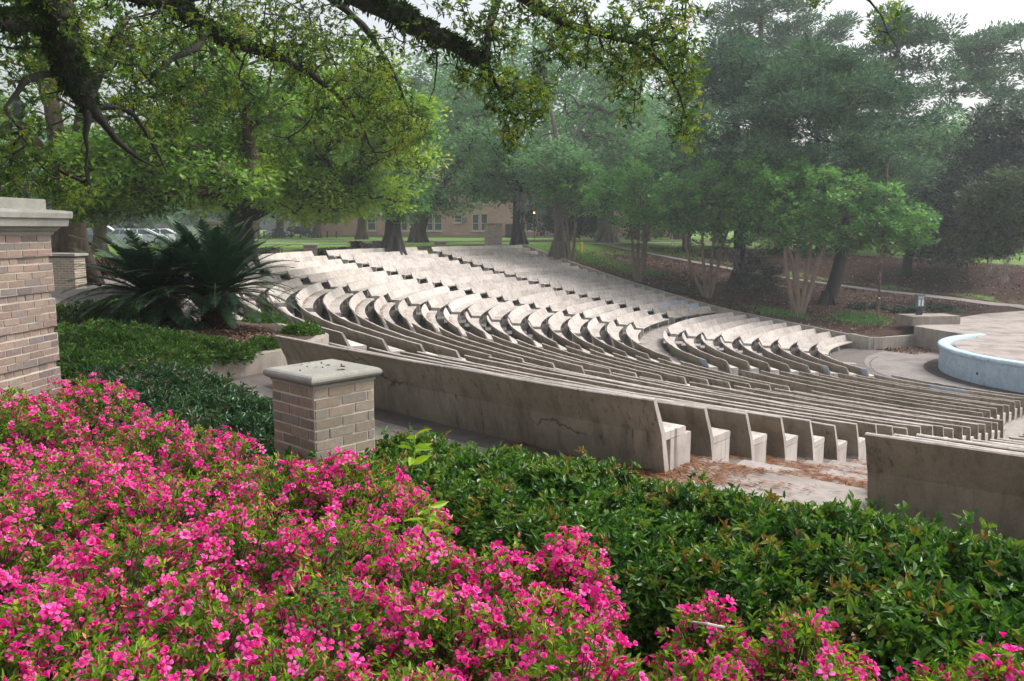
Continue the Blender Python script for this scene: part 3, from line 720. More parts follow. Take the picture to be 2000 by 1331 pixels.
def foliage(mb, clumps, cr, nl, L, W, kind='broad', tintspread=.5, flat=.6):
    n = len(clumps); ct = rng.random(n)
    idx = np.repeat(np.arange(n), nl); N = len(idx)
    u = uball(N); rr_ = rng.random(N)**.45
    crs = cr*rng.uniform(.65, 1.3, n)[idx]
    off = u*(rr_*crs)[:, None]*np.array([1, 1, flat])
    P = clumps[idx]+off
    tint = np.clip(ct[idx]*.62+rng.random(N)*.5-.06, 0, 1)
    if kind == 'pine':
        d = u*np.array([1, 1, .5])+np.array([0, 0, .45]); leaf4(mb, P, d, L*rng.uniform(.7, 1.3, N), W*rng.uniform(.7, 1.2, N), tint)
    else:
        d = u+rng.normal(0, .6, (N, 3))+np.array([0, 0, -.1]); d[:, 2] *= .6; leaf4(mb, P, d, L*rng.uniform(.65, 1.3, N), W*rng.uniform(.7, 1.25, N), tint, flat=.8)
def tree(name, label, trunks, ells, cr, nl, L, W, leaf, bark, group=None, kind='broad', mind=0, rtip=.03, lift=.12, flat=.6, moss=None, cat='tree', expo=.5):
    """trunks: list of (pts, radii)"""
    L, W, nl = L*1.5, W*1.5, max(30, int(nl*.5))
    loc = tuple(trunks[0][0][0]); root = thing(name, loc, label, cat, group)
    sk = Skel(); tm = MB()
    for pts, rad in trunks:
        P, r_ = densify(pts, rad, .7, .0); sk.line(P, r_)
        tm.tube(P, r_, 12)
        if P is not None and r_[0] > .3 and trunks[0][0] is pts:      # root flare
            for k in range(7):
                a = k*2*PI/7+rng.normal(0, .25); o = np.array([math.cos(a), math.sin(a), 0])
                tm.tube([P[0]+o*r_[0]*.55+[0, 0, r_[0]*1.8], P[0]+o*r_[0]*.9+[0, 0, r_[0]*.6], P[0]+o*r_[0]*1.4+[0, 0, -.15]], [r_[0]*.28, r_[0]*.3, r_[0]*.12], 7)
    # only the wood above the first third carries branches
    z0 = min(q[2] for q in sk.p); zt = max(q[2] for q in sk.p)
    sk2 = Skel(); sk2.p = [q for q in sk.p if q[2] > z0+(zt-z0)*.35]; sk2.par = [-1]*len(sk2.p)
    cl = clumpset(ells, mind)
    rm = max(trunks[0][1])*.5
    for P, r_ in grow(sk2, cl, rtip, rm, lift, .8, .05, expo): tm.tube(P, r_, 5 if r_[0] < .12 else 7, cap=False)
    tm.build('trunk', bark, root, loc, True)
    fm_ = MB(); foliage(fm_, cl, cr, nl, L, W, kind, flat=flat); fm_.build('crown', leaf, root, loc)
    if moss:
        mm = MB()
        for c, n, ln in moss:
            N = n*40; k = rng.integers(0, n, N); cx = rng.normal(0, .5, (n, 2)); hz = rng.random(N)
            P = np.c_[c[0]+cx[k, 0]+rng.normal(0, .1, N)*(1.1-hz), c[1]+cx[k, 1]+rng.normal(0, .1, N), c[2]-hz*ln*(.5+.5*rng.random(n)[k])]
            d = np.c_[rng.normal(0, .25, (N, 2)), -np.ones(N)]; leaf4(mm, P, d, .55, .05, rng.random(N))
        mo = mm.build('hanging_moss', M['moss'], root, loc); mo['kind'] = 'stuff'
    return root
def E(px, py, D, rx, ry, rd, n, bias=.42):
    """crown mass: surveyed centre, half width and half height (pixels at that distance), depth half size in metres"""
    return (at(px, py, D), (rx*D/FPX, rd, ry*D/FPX), n, bias)
def base(px, py, D, dz=0):
    p = at(px, py, D); return np.array([p[0], p[1], float(terrain(p[0], p[1]))-.1+dz])
def TK(px, D, ups, r):
    """trunk from the ground at column px up through (px, py) points"""
    b = base(px, 480, D); return ([b]+[at(x, y, D+dd) for x, y, dd in ups], r)

# ---- left and middle oaks
tree('live_oak', 'massive forked live oak behind the low brick wall at left', [
    TK(134, 33, [(134, 470, 0), (134, 410, 0), (128, 360, 0)], [.85, .62, .58, .6]),
    ([at(128, 372, 33), at(112, 300, 33), at(100, 220, 33.4), at(85, 120, 34), at(60, 0, 35)], [.5, .34, .3, .27, .2]),
    ([at(134, 372, 33), at(152, 300, 32.5), at(156, 230, 32), at(190, 140, 31), at(240, 40, 30)], [.45, .3, .26, .22, .15]),
    ([at(112, 340, 33), at(70, 285, 33.5), at(20, 230, 34), at(-40, 190, 35)], [.3, .2, .17, .12]),
    ([at(150, 330, 33), at(230, 290, 31), at(330, 300, 29), at(420, 330, 28)], [.25, .2, .14, .08])],
    [E(170, 100, 33, 320, 170, 5, 95), E(330, 335, 29.5, 240, 85, 3.5, 190), E(20, 330, 36, 120, 110, 4, 40), E(450, 170, 31, 200, 110, 4, 95), E(210, 400, 30, 70, 40, 2, 18)],
    .72, 190, .15, .08, M['oak'], M['bark'], 'oaks beside the theatre')
tree('live_oak', 'broad oak with yellow green spring crown and low spreading limbs behind the sago palms', [
    TK(474, 46, [(474, 455, 0), (472, 405, 0), (475, 350, 0)], [.75, .55, .5, .42]),
    ([at(474, 430, 46), at(520, 405, 45), at(585, 380, 43), at(640, 350, 42)], [.3, .22, .15, .08]),
    ([at(474, 435, 46), at(510, 425, 45), at(545, 405, 44)], [.2, .14, .06]),
    ([at(472, 420, 46), at(430, 398, 46), at(395, 375, 46)], [.3, .2, .12])],
    [E(560, 310, 46, 290, 105, 5, 190), E(640, 375, 42, 160, 62, 3, 110), E(420, 350, 47, 150, 70, 4, 70), E(700, 220, 41, 140, 115, 4, 95), E(560, 170, 46, 200, 80, 4, 45)],
    .85, 200, .17, .095, M['oak2'], M['bark_dark'], 'oaks beside the theatre', flat=.7)
tree('live_oak', 'oak with thick dark straight trunk rising just behind the top row', [
    TK(766, 66, [(766, 470, 0), (766, 430, 0), (763, 380, 0), (770, 320, 0), (790, 230, 0)], [1.0, .72, .58, .55, .45, .25])],
    [E(775, 380, 66, 55, 60, 2.5, 70), E(790, 270, 68, 90, 90, 4, 110), E(720, 340, 66, 70, 60, 3, 50)],
    .9, 110, .2, .11, M['myrtle'], M['bark_dark'], 'oaks beside the theatre')
tree('oak_tree', 'grey trunked oak on the lawn right of the thick dark trunk', [
    TK(815, 94, [(815, 462, 0), (822, 430, 0), (826, 400, 0), (815, 340, 0), (850, 250, 0)], [1.0, .8, .75, .7, .5, .25]),
    ([at(824, 425, 94), at(850, 380, 94), at(890, 330, 94), at(920, 260, 94)], [.4, .35, .28, .15])],
    [E(880, 300, 95, 130, 110, 5, 170), E(850, 390, 94, 70, 35, 3, 45), E(910, 200, 97, 100, 90, 5, 80)],
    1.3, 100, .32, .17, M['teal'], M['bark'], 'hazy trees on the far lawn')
tree('oak_tree', 'dark straight oak hung with grey moss right of the tall brick pillar', [
    TK(1011, 82, [(1011, 455, 0), (1012, 400, 0), (1008, 340, 0), (1000, 250, 0)], [.8, .62, .55, .5, .3])],
    [E(1000, 310, 83, 120, 80, 5, 170), E(960, 370, 82, 60, 35, 3, 40), E(1050, 350, 80, 50, 40, 3, 30)],
    1.1, 100, .28, .15, M['teal'], M['bark_dark'], 'hazy trees on the far lawn', moss=[(at(1028, 372, 78), 7, 3.2), (at(1056, 378, 77), 6, 3.4)])
tree('oak_tree', 'pale flared trunk beside the end wall with bare grey limbs above', [
    TK(1092, 76, [(1092, 470, 0), (1090, 430, 0), (1088, 380, 0), (1090, 310, 0), (1080, 240, 0), (1050, 140, 0)], [.85, .55, .43, .4, .3, .18, .08]),
    ([at(1090, 310, 76), at(1130, 250, 77), at(1180, 190, 78), at(1240, 120, 79)], [.2, .15, .10, .05])],
    [E(1085, 320, 74, 85, 55, 3, 60), E(1060, 150, 80, 110, 120, 5, 80), E(1190, 200, 80, 100, 100, 4, 60)],
    1.0, 80, .28, .15, M['teal'], M['bark_pale'], 'hazy trees on the far lawn', rtip=.05)
tree('oak_tree', 'flared trunk on the lawn beyond the yellow post', [
    TK(1183, 96, [(1184, 472, 0), (1186, 440, 0), (1190, 400, 0), (1230, 320, 0)], [1.2, .8, .55, .5, .25])],
    [E(1210, 330, 98, 120, 80, 5, 110), E(1250, 250, 100, 80, 80, 5, 50)],
    1.3, 90, .32, .17, M['teal'], M['bark_pale'], 'hazy trees on the far lawn', moss=[(at(1205, 420, 95), 5, 3.5)])
tree('magnolia_tree', 'low dark magnolia in front of the brick building', [
    TK(1110, 112, [(1110, 440, 0), (1110, 400, 0)], [.4, .3, .2])],
    [E(1095, 415, 112, 85, 42, 4, 130), E(1150, 430, 112, 45, 30, 3, 40)],
    1.2, 90, .35, .2, M['darkever'], M['bark_dark'], 'hazy trees on the far lawn')
for px, D, lab, x1 in ((497, 118, 'trunk on the lawn left of the building, its crown behind the oak', 470), (618, 128, 'dim tree left of the building corner', 620), (705, 116, 'trunk in front of the building corner windows', 712), (545, 132, 'dim tree above the parked cars beyond the posts', 545),
                       (1235, 124, 'dim tree before the building right end', 1240), (1320, 128, 'dim tree past the building right end', 1330)):
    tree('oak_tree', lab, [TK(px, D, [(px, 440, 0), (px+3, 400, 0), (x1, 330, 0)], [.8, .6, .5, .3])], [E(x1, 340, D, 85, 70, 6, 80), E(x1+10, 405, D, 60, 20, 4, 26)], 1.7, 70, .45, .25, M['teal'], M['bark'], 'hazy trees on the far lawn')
# ---- crape myrtles outside the end wall
MY = [(1116, 74.5, [(1105, 1120), (1123, 1113)], E(1120, 365, 74, 95, 55, 3.5, 90), 'slim crape myrtle beside the top of the sloping end wall', 425),
      (1248, 69.5, [(1232, 1240), (1245, 1250), (1258, 1266), (1262, 1285)], E(1238, 390, 69.5, 105, 75, 3.5, 140), 'crape myrtle with four upright stems behind the sloping wall', 455),
      (1384, 65.3, [(1335, 1350), (1370, 1372), (1392, 1400), (1410, 1440)], E(1390, 400, 65.5, 125, 85, 3.5, 190), 'vase shaped crape myrtle midway down the sloping wall', 470),
      (1566, 60.2, [(1530, 1545), (1556, 1562), (1580, 1590), (1600, 1640), (1545, 1500)], E(1590, 410, 60.5, 175, 85, 3.5, 290), 'largest crape myrtle with fluted stems near the wall bottom', 490)]
for px, D, stems, e, lab, yf in MY:
    b = base(px, 480, D); tr = []
    for k, (x1, x2) in enumerate(stems):
        s0 = b+np.array([(k-(len(stems)-1)/2)*.13, rng.normal(0, .1), 0])
        tr.append(([s0, (s0*.45+at(x1, yf+20, D)*.55)+np.array([0, 0, -.2]), at(x1, yf, D), at(x2, yf-60, D), at(x2+(x2-px)*.5, yf-120, D)], [v*(1.35 if px == 1566 else 1.1) for v in (.17, .125, .10, .072, .035)]))
    ex = [e]
    if px == 1566: ex += [E(1740, 440, 60, 85, 55, 3, 95), E(1500, 360, 61, 80, 70, 3, 70)]
    if px == 1384: ex += [E(1310, 420, 66, 60, 45, 2.5, 40)]
    ex = [(c_, r_, int(n_*1.5), b_) for c_, r_, n_, b_ in ex]
    tree('crape_myrtle', lab, tr, ex, .5, 84, .2, .125, M['myrtle'], M['bark_myrtle'], 'crape myrtles outside the end wall', rtip=.014, expo=.42)
# ---- pines and dark evergreens on the right bank
def plates(px, py, D, rx, ry, rd, n, rows):
    out = []
    for k in range(rows):
        f = (k+.5)/rows; y = py-ry+2*ry*f; w = rx*math.sqrt(max(.15, 1-(2*f-1)**2))*rng.uniform(.8, 1.1)
        for j in range(max(1, int(n/rows/9))):
            out.append(E(px+rng.uniform(-w, w)*.75, y+rng.normal(0, ry*.06), D+rng.normal(0, rd*.5), w*.32, ry*.10+4, rd*.45, 9, .5))
    return out
tree('pine_tree', 'leaning dark pine on the bank right of the largest crape myrtle', [
    TK(1622, 65, [(1632, 540, 0), (1646, 480, 0), (1655, 400, 1), (1665, 300, 2), (1655, 170, 3)], [.62, .5, .46, .4, .32, .15])],
    plates(1610, 255, 67, 245, 165, 6, 900, 13)+[E(1500, 330, 67, 90, 40, 3, 40), E(1720, 330, 68, 110, 50, 3, 60)], 1.0, 125, .27, .085, M['pine'], M['bark_dark'], 'pines and evergreens on the bank', 'pine', flat=.5, lift=.03, rtip=.018, expo=.42)
tree('pine_tree', 'upright dark pine on the bank behind the vase shaped crape myrtle', [
    TK(1445, 72, [(1445, 520, 0), (1443, 440, 0), (1440, 330, 1), (1430, 180, 2), (1425, 60, 3)], [.75, .6, .5, .42, .3, .12])],
    plates(1440, 250, 73, 150, 165, 5, 640, 13), 1.05, 120, .28, .09, M['pine'], M['bark_dark'], 'pines and evergreens on the bank', 'pine', flat=.5, lift=.03, rtip=.018, expo=.42, moss=[(at(1440, 480, 70), 5, 2.6), (at(1480, 470, 70), 4, 2.2)])
tree('pine_tree', 'tall open pine with long side limbs against the white sky', [
    TK(1725, 96, [(1725, 460, 0), (1715, 300, 0), (1735, 150, 0), (1760, 60, 0), (1775, 10, 0)], [.6, .55, .45, .35, .22, .1])],
    plates(1755, 160, 96, 150, 140, 6, 380, 11)+[E(1810, 60, 96, 60, 28, 3, 26)], 1.2, 120, .36, .12, M['pine'], M['bark'], 'hazy pines behind the bank', 'pine', flat=.5, lift=.04, rtip=.022, expo=.42)
tree('pine_tree', 'fog pale pine with top beyond the frame, left of the open pine', [
    TK(1475, 118, [(1475, 420, 0), (1470, 250, 0), (1480, 110, 0), (1485, 10, 0), (1490, -60, 0)], [.7, .6, .5, .4, .3, .15])],
    plates(1480, 60, 118, 140, 110, 7, 360, 9), 1.5, 110, .42, .14, M['pine'], M['bark'], 'hazy pines behind the bank', 'pine', flat=.5, lift=.04, rtip=.025, expo=.42)
tree('pine_tree', 'faint pine deepest in the fog over the middle of the bank', [
    TK(1590, 125, [(1590, 420, 0), (1595, 200, 0), (1600, 60, 0)], [.7, .6, .4, .12])],
    plates(1600, 130, 125, 110, 100, 7, 260, 8), 1.6, 110, .42, .14, M['pine'], M['bark'], 'hazy pines behind the bank', 'pine', flat=.5, lift=.04, rtip=.025, expo=.42)
tree('pine_tree', 'pale pine crown leaning in from the right edge of the sky', [
    TK(2040, 108, [(2040, 450, 0), (2030, 300, 0), (2010, 180, 0), (1990, 100, 0)], [.7, .6, .5, .35, .15])],
    plates(1950, 150, 108, 120, 95, 6, 320, 9), 1.3, 120, .4, .13, M['pine'], M['bark'], 'hazy pines behind the bank', 'pine', flat=.5, lift=.04, rtip=.022, expo=.42)
tree('cedar_tree', 'bronze tinged evergreen at the right edge above the bank', [
    TK(2075, 68, [(2070, 470, 0), (2040, 380, 0), (1990, 260, 0)], [.45, .38, .3, .12])],
    [E(1965, 400, 67, 80, 75, 4, 210), E(1930, 470, 67, 60, 35, 3, 70)], .8, 130, .24, .11, M['bronze'], M['bark_dark'], 'pines and evergreens on the bank', moss=[(at(1965, 490, 64), 3, 2.2)])
tree('cedar_tree', 'black green evergreen behind the bronze one at the right edge', [
    TK(1772, 80, [(1772, 500, 0), (1800, 420, 0), (1880, 320, 0), (1960, 210, 0)], [.5, .44, .38, .3, .12])],
    [E(1960, 280, 80, 90, 85, 4, 200), E(1850, 390, 79, 90, 85, 4, 230), E(1860, 470, 78, 90, 38, 4, 110)], .95, 130, .28, .14, M['darkever'], M['bark_dark'], 'pines and evergreens on the bank')
tree('broadleaf_tree', 'mid green leafy tree between the pines and the dark evergreens', [
    TK(1800, 92, [(1800, 450, 0), (1800, 350, 0), (1820, 260, 0)], [.5, .42, .35, .15])],
    [E(1810, 300, 92, 110, 85, 5, 190), E(1730, 380, 90, 80, 55, 4, 80)], 1.2, 110, .32, .18, M['teal'], M['bark'], 'hazy trees on the far lawn')
for px, D, es, lab in ((1340, 88, [E(1335, 320, 88, 120, 90, 5, 190), E(1300, 400, 88, 100, 50, 4, 90)], 'leafy tree directly behind the vase shaped crape myrtle'), (1520, 90, [E(1500, 370, 90, 110, 80, 5, 190)], 'leafy tree behind the two dark pine trunks'),
                       (1640, 92, [E(1640, 400, 92, 110, 75, 5, 170)], 'leafy tree behind the largest crape myrtle'), (1260, 104, [E(1170, 260, 104, 90, 90, 5, 100), E(1270, 300, 104, 90, 80, 5, 110)], 'leafy tree between the pale flared trunk and the pines')):
    tree('broadleaf_tree', lab, [TK(px, D, [(px, 440, 0), (px, 360, 0), (px+10, 280, 0)], [.5, .42, .35, .15])], es, 1.2, 110, .32, .18, M['teal'], M['bark'], 'hazy trees on the far lawn')
# ---- fog-dimmed trees closing the view
k = 0
for px, py, D, rx, ry, lab in ((900, 190, 150, 120, 120, 'fog pale tree above the building roof'), (1060, 160, 165, 110, 150, 'fog pale tree over the middle of the building'), (1190, 170, 160, 100, 150, 'fog pale tree with thin crown in the centre of the sky'),
                               (1330, 200, 150, 130, 150, 'fog pale tree left of the pale pine'), (1700, 330, 170, 140, 90, 'fog pale tree low behind the leaning pine'), (1860, 340, 160, 120, 90, 'fog pale tree at the far right road'), (2040, 350, 150, 130, 110, 'fog pale tree at the right edge beyond the road'),
                               (760, 230, 150, 150, 110, 'fog pale tree behind the dark straight trunk'), (600, 280, 165, 140, 110, 'fog pale tree above the far parked cars'), (430, 300, 150, 140, 120, 'fog pale tree behind the broad yellow green oak'), (250, 340, 130, 120, 80, 'fog pale tree over the silver cars'), (90, 330, 120, 130, 110, 'fog pale tree at the far left edge'), (-60, 300, 110, 140, 130, 'tree outside the left edge of the parking')):
    t_ = at(px, 460, D)
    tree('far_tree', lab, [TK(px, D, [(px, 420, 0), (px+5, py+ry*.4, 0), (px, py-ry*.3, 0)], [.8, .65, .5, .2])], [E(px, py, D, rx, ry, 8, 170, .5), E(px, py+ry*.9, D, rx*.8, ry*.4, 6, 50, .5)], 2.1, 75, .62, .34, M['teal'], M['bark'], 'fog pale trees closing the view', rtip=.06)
# dark shrub on the bank
def shrub(name, c, rad, n, cr, nl, L, W, leaf, label, group=None, cat='shrub'):
    c = np.array(c, float); root = thing(name, tuple(c), label, cat, group); loc = tuple(c)
    cl = clumpset([(c+[0, 0, rad[2]*.9], rad, n, .45)], 0); cl = cl[cl[:, 2] > c[2]+.05]
    m = MB(); sk = Skel(); sk.line([c, c+[0, 0, rad[2]*.3]], [.05, .04])
    for P, r_ in grow(sk, cl, .01, .06, .1, .5): m.tube(P, r_, 4, cap=False)
    m.build('stem', M['twig'], root, loc)
    m = MB(); foliage(m, cl, cr, nl, L, W); m.build('foliage', leaf, root, loc); return root
b = base(1488, 545, 70); shrub('evergreen_shrub', b, (2.2, 1.5, 1.6), 70, .5, 90, .2, .1, M['darkever'], 'dark evergreen shrub on the bank between the two dark trunks')
for px, D, lab in ((1690, 63, 'low dark clump of groundcover left of the rusty pole'), (1765, 62, 'low dark clump of groundcover right of the rusty pole'), (1820, 63.5, 'low dark clump of groundcover behind the utility box')):
    b = base(px, 600, D); shrub('groundcover_clump', b, (1.6, .9, .3), 40, .3, 70, .16, .08, M['darkever'], lab, 'dark clumps near the pole')
b = base(1345, 555, 66.5); shrub('groundcover_clump', b, (3.0, 1.2, .28), 50, .35, 60, .16, .08, M['darkever'], 'low dark clump of groundcover behind the vase shaped crape myrtle', 'dark clumps near the pole')
# grass tufts and loose leaves on the bank
m = MB()
for a0, b0, sa, sb, N in ((15.2, 5.5, 1.9, 2.0, 2600), (20, 2.4, 2, 1, 2200), (41, 3, 4, 2, 3800), (36, 4, 3, 2, 2200), (13, 15.5, .8, 1.2, 500)):
    A_ = rng.normal(a0, sa*.55, N); B_ = np.abs(rng.normal(b0, sb*.6, N))+.4; xy = np.array([CX, CY])+A_[:, None]*WV+B_[:, None]*NV; kp = A_ > 12; xy = xy[kp]
    P = np.c_[xy, terrain(xy[:, 0], xy[:, 1])]; n_ = len(P); d = np.c_[rng.normal(0, .4, (n_, 2)), np.ones(n_)]; leaf4(m, P, d, rng.uniform(.1, .3, n_), .03, rng.random(n_))
g_ = m.build('grass', M['myrtle']); tag(g_, 'tufts of green grass along the bank by the end wall', 'grass', kind='stuff')
m = MB(); N = 26000; A_ = rng.uniform(9, 44, N); B_ = rng.uniform(.4, 1, N)*0+rng.random(N)*(pathb(A_)+14)+.3; xy = np.array([CX, CY])+A_[:, None]*WV+B_[:, None]*NV
kp = (A_ > 12.5) & (np.abs(B_-pathb(A_)) > 1.5); xy = xy[kp]; P = np.c_[xy, terrain(xy[:, 0], xy[:, 1])+.05]; n_ = len(P); d = rng.normal(size=(n_, 3)); d[:, 2] *= .3
leaf4(m, P, d, rng.uniform(.12, .3, n_), rng.uniform(.07, .16, n_), rng.random(n_)**1.3, flat=1.2)
A_ = rng.uniform(8.4, 11.3, 2600); B_ = rng.gamma(1.5, 1.3, 2600)+.1-.8*(11.3-A_)*0; xy = np.array([CX, CY])+A_[:, None]*WV+B_[:, None]*NV; kp = (B_ < 4.2) & (A_ < 11.2-.18*B_) & (A_ > 10.3-rng.random(2600)*1.8-.2*B_); xy = xy[kp]
P = np.c_[xy, np.full(len(xy), -6.03)]; n_ = len(P); d = rng.normal(size=(n_, 3)); d[:, 2] *= .2; leaf4(m, P, d, rng.uniform(.1, .25, n_), rng.uniform(.06, .13, n_), rng.random(n_)**1.5, flat=1.2)
g_ = m.build('leaf_litter', M['dryleaf']); tag(g_, 'brown fallen leaves carpeting the right bank on both sides of the path', 'leaf litter', kind='stuff')
# far hedge with dark red flowers behind the top row
for t0, t1, lab in ((163.5, 176, 'dark hedge dotted with red flowers between the short piers'), (176.8, 189, 'dark hedge left of the short pier, mostly behind the palm'), (151, 157.5, 'low green hedge at the foot of the thick dark trunk')):
    c = pol(48.9, (t0+t1)/2, -.73); root = thing('flowering_hedge', tuple(c), lab, 'hedge')
    N = 5200; th = rng.uniform(t0, t1, N); P = np.c_[CX+(49+rng.normal(0, .35, N))*np.cos(np.radians(th)), CY+(49+rng.normal(0, .35, N))*np.sin(np.radians(th)), -.7+rng.random(N)**.6*(.95 if t0 > 160 else .75)]
    m = MB(); leaf4(m, P, rng.normal(size=(N, 3)), .16, .1, rng.random(N)**(1.1 if t0 > 160 else 3)); m.build('foliage', M['redbloom'] if t0 > 160 else M['hedge_dark'], root, tuple(c))

# ------------------------------------------------------------------ overhanging oak (trunk outside the frame on the left)
TR = [np.array([-8.6, 5.2, -.1]), np.array([-8.4, 5.5, 1.2]), np.array([-8.0, 5.9, 2.8]), np.array([-7.4, 6.4, 4.2])]
limbs = [([TR[3], at(-60, -120, 8.4), at(60, -50, 8.9), at(100, 30, 9.1), at(128, 120, 9.3), at(150, 180, 9.5), at(172, 215, 9.6)], [.34, .28, .24, .21, .175, .135, .10], True),
         ([at(165, 205, 9.55), at(192, 232, 9.7), at(205, 262, 9.8), at(238, 285, 10), at(262, 318, 10.2), at(300, 330, 10.3)], [.085, .06, .045, .035, .022, .01], False),
         ([at(165, 208, 9.55), at(160, 240, 9.5), at(172, 280, 9.6), at(165, 330, 9.7)], [.07, .04, .025, .01], True),
         ([at(185, 215, 9.7), at(230, 205, 10), at(262, 225, 10.3), at(300, 290, 10.6), at(325, 345, 10.8)], [.05, .035, .03, .02, .008], False),
         ([at(100, 20, 9.1), at(50, 60, 8.8), at(0, 50, 8.4), at(-60, 20, 8)], [.12, .1, .09, .07], True),
         ([at(100, 150, 9.3), at(60, 145, 9), at(25, 175, 8.8), at(8, 215, 8.7)], [.05, .04, .03, .015], False),
         ([at(60, -50, 8.9), at(200, -30, 9.8), at(330, 5, 10.8), at(400, 65, 11.6), at(465, 95, 12.2), at(560, 120, 12.8), at(640, 170, 13.2), at(700, 240, 13.6), at(730, 300, 14)], [.18, .15, .12, .085, .065, .05, .038, .025, .012], True),
         ([at(400, 62, 11.6), at(385, 100, 11.2), at(335, 112, 10.8), at(295, 150, 10.6)], [.07, .055, .04, .015], False),
         ([at(330, 5, 10.8), at(450, -40, 11.5), at(600, -30, 12.5), at(700, 40, 13.4), at(760, 130, 14), at(800, 230, 14.5)], [.1, .09, .075, .055, .035, .015], False),
         ([TR[3], np.array([-5.2, 7.2, 5.2]), at(540, -130, 8.7), at(640, -50, 8.9), at(700, 0, 9), at(750, 26, 9), at(835, 60, 9), at(895, 98, 9.05), at(946, 130, 9.1)], [.3, .25, .17, .145, .13, .115, .098, .08, .055], True),
         ([at(942, 122, 9.1), at(946, 85, 9.1), at(955, 40, 9.2), at(975, -30, 9.4)], [.06, .05, .045, .04], False),
         ([at(946, 130, 9.1), at(962, 165, 9.1), at(1000, 215, 9.15), at(1012, 270, 9.2)], [.05, .025, .014, .006], False),
         ([at(850, 105, 9), at(852, 150, 9), at(835, 200, 9)], [.012, .008, .004], False),
         ([at(640, -50, 8.9), at(850, -90, 9.3), at(1000, -25, 9.6), at(1060, 25, 9.7), at(1100, 52, 9.8), at(1160, 62, 9.9), at(1225, 78, 10), at(1290, 112, 10), at(1330, 180, 10), at(1340, 262, 10)], [.13, .11, .08, .06, .05, .04, .03, .02, .012, .005], False),
         ([at(1225, 78, 10), at(1290, 40, 10.2), at(1350, 30, 10.3)], [.02, .014, .005], False),
         ([at(1000, -25, 9.6), at(1300, -90, 10), at(1600, -60, 10), at(1705, -5, 10), at(1725, 45, 10), at(1750, 92, 10)], [.04, .03, .02, .014, .008, .004], False)]
loc = tuple(TR[0]); oak = thing('overhanging_oak', loc, 'near live oak whose fern covered limbs hang into the top of the view', 'tree')
m = MB(); m.tube(*densify(TR, [.62, .5, .45, .42], .4), 14); m.build('trunk', M['bark_dark'], oak, loc, True)
sk = Skel(); ferns = MB()
for pts, rad, fern in limbs:
    P, r_ = densify(pts, rad, .22, .012); r_ = r_*(1+.16*np.sin(np.arange(len(r_))*1.7+rng.random()*6)*(r_ > .03)); m = MB(); m.tube(P, r_, 9); m.build('limb', M['bark_dark'], oak, loc, True); sk.line(P, r_)
    if fern:
        for q in range(1, len(P)):
            if r_[q] < .05: continue
            n_ = int(330*min(1, r_[q]/.14)); u = uball(n_); u[:, 2] = np.where(rng.random(n_) < .75, np.abs(u[:, 2]), u[:, 2]); ax = nrm(P[q]-P[q-1])
            u = nrm(u-ax*(u@ax)[:, None]); PP = P[q]+(P[q-1]-P[q])*rng.random(n_)[:, None]+u*r_[q]*.95
            leaf6(ferns, PP, u+rng.normal(0, .45, (n_, 3))+[0, 0, -.1], rng.uniform(.035, .085, n_), rng.uniform(.016, .03, n_), rng.random(n_), .2, 0, .45)
ferns.build('limb_fern', M['fern'], oak, loc)
OE = [E(1150, 55, 9.7, 85, 60, .7, 62), E(1285, 55, 10, 75, 75, .7, 95), E(1325, 150, 10, 36, 70, .4, 44), E(1335, 245, 10, 26, 42, .25, 20), E(1235, 145, 10, 60, 50, .5, 24), E(1180, 115, 9.8, 60, 35, .5, 16),
      E(1000, 205, 9.1, 38, 55, .4, 34), E(960, 165, 9.1, 34, 42, .3, 20), E(1040, 200, 9.2, 28, 50, .3, 20), E(995, 270, 9.2, 18, 22, .2, 8), E(960, 60, 9.2, 50, 45, .5, 34), E(850, 95, 9, 60, 30, .3, 10), E(1060, 15, 9.6, 70, 45, .6, 44), E(1225, 215, 10, 12, 25, .15, 4),
      E(1725, 40, 10, 26, 45, .2, 9), E(1590, -5, 10, 30, 12, .2, 4), E(880, 15, 9.2, 40, 25, .4, 8), E(905, 150, 9.1, 30, 30, .3, 10), E(1080, 110, 9.7, 40, 40, .5, 16), E(760, 75, 9, 40, 16, .3, 6),
      E(230, 110, 10.5, 130, 80, 1, 95), E(370, 50, 11.2, 110, 60, 1, 80), E(510, 60, 12.3, 110, 60, 1, 105), E(620, 100, 13, 95, 85, 1, 150), E(735, 170, 13.8, 65, 95, 1, 130), E(795, 265, 14.3, 40, 62, .7, 70),
      E(660, 215, 13.4, 80, 65, 1, 80), E(290, 235, 10.4, 70, 45, .8, 40), E(430, 170, 11.8, 110, 60, 1, 70), E(350, 190, 11, 70, 45, .8, 36), E(55, 190, 9, 55, 100, .8, 40), E(45, 330, 9.2, 48, 70, .6, 55), E(150, 60, 9.2, 120, 60, .9, 50), E(120, 380, 9.6, 50, 30, .5, 18), E(540, 300, 13, 30, 40, .6, 14), E(10, 90, 9, 40, 70, .8, 26)]
cl = clumpset(OE, .10); m = MB()
br = grow(sk, cl, .0035, .03, -.05, .35, .09)
for P, r_ in br: m.tube(P, np.maximum(r_, .0028), 4, cap=False)
m.build('twig', M['bark_dark'], oak, loc)
m = MB(); tipd = np.array([nrm(P[-1]-P[-2]) for P, r_ in br]); tips = np.array([P[-1] for P, r_ in br])
n = len(tips); NS = 5; K = 7; ct = rng.random(n)**1.3
tw = MB(); soff = nrm(tipd[:, None]*.7+rng.normal(0, .7, (n, NS, 3)))*rng.uniform(.05, .17, (n, NS, 1)); soff[:, 0] = tipd*.02
for q in range(n):
    for s_ in range(1, NS): tw.tube([tips[q], tips[q]+soff[q, s_]], [.0028, .0018], 3, cap=False)
tw.build('twiglet', M['bark_dark'], oak, loc)['kind'] = 'stuff'
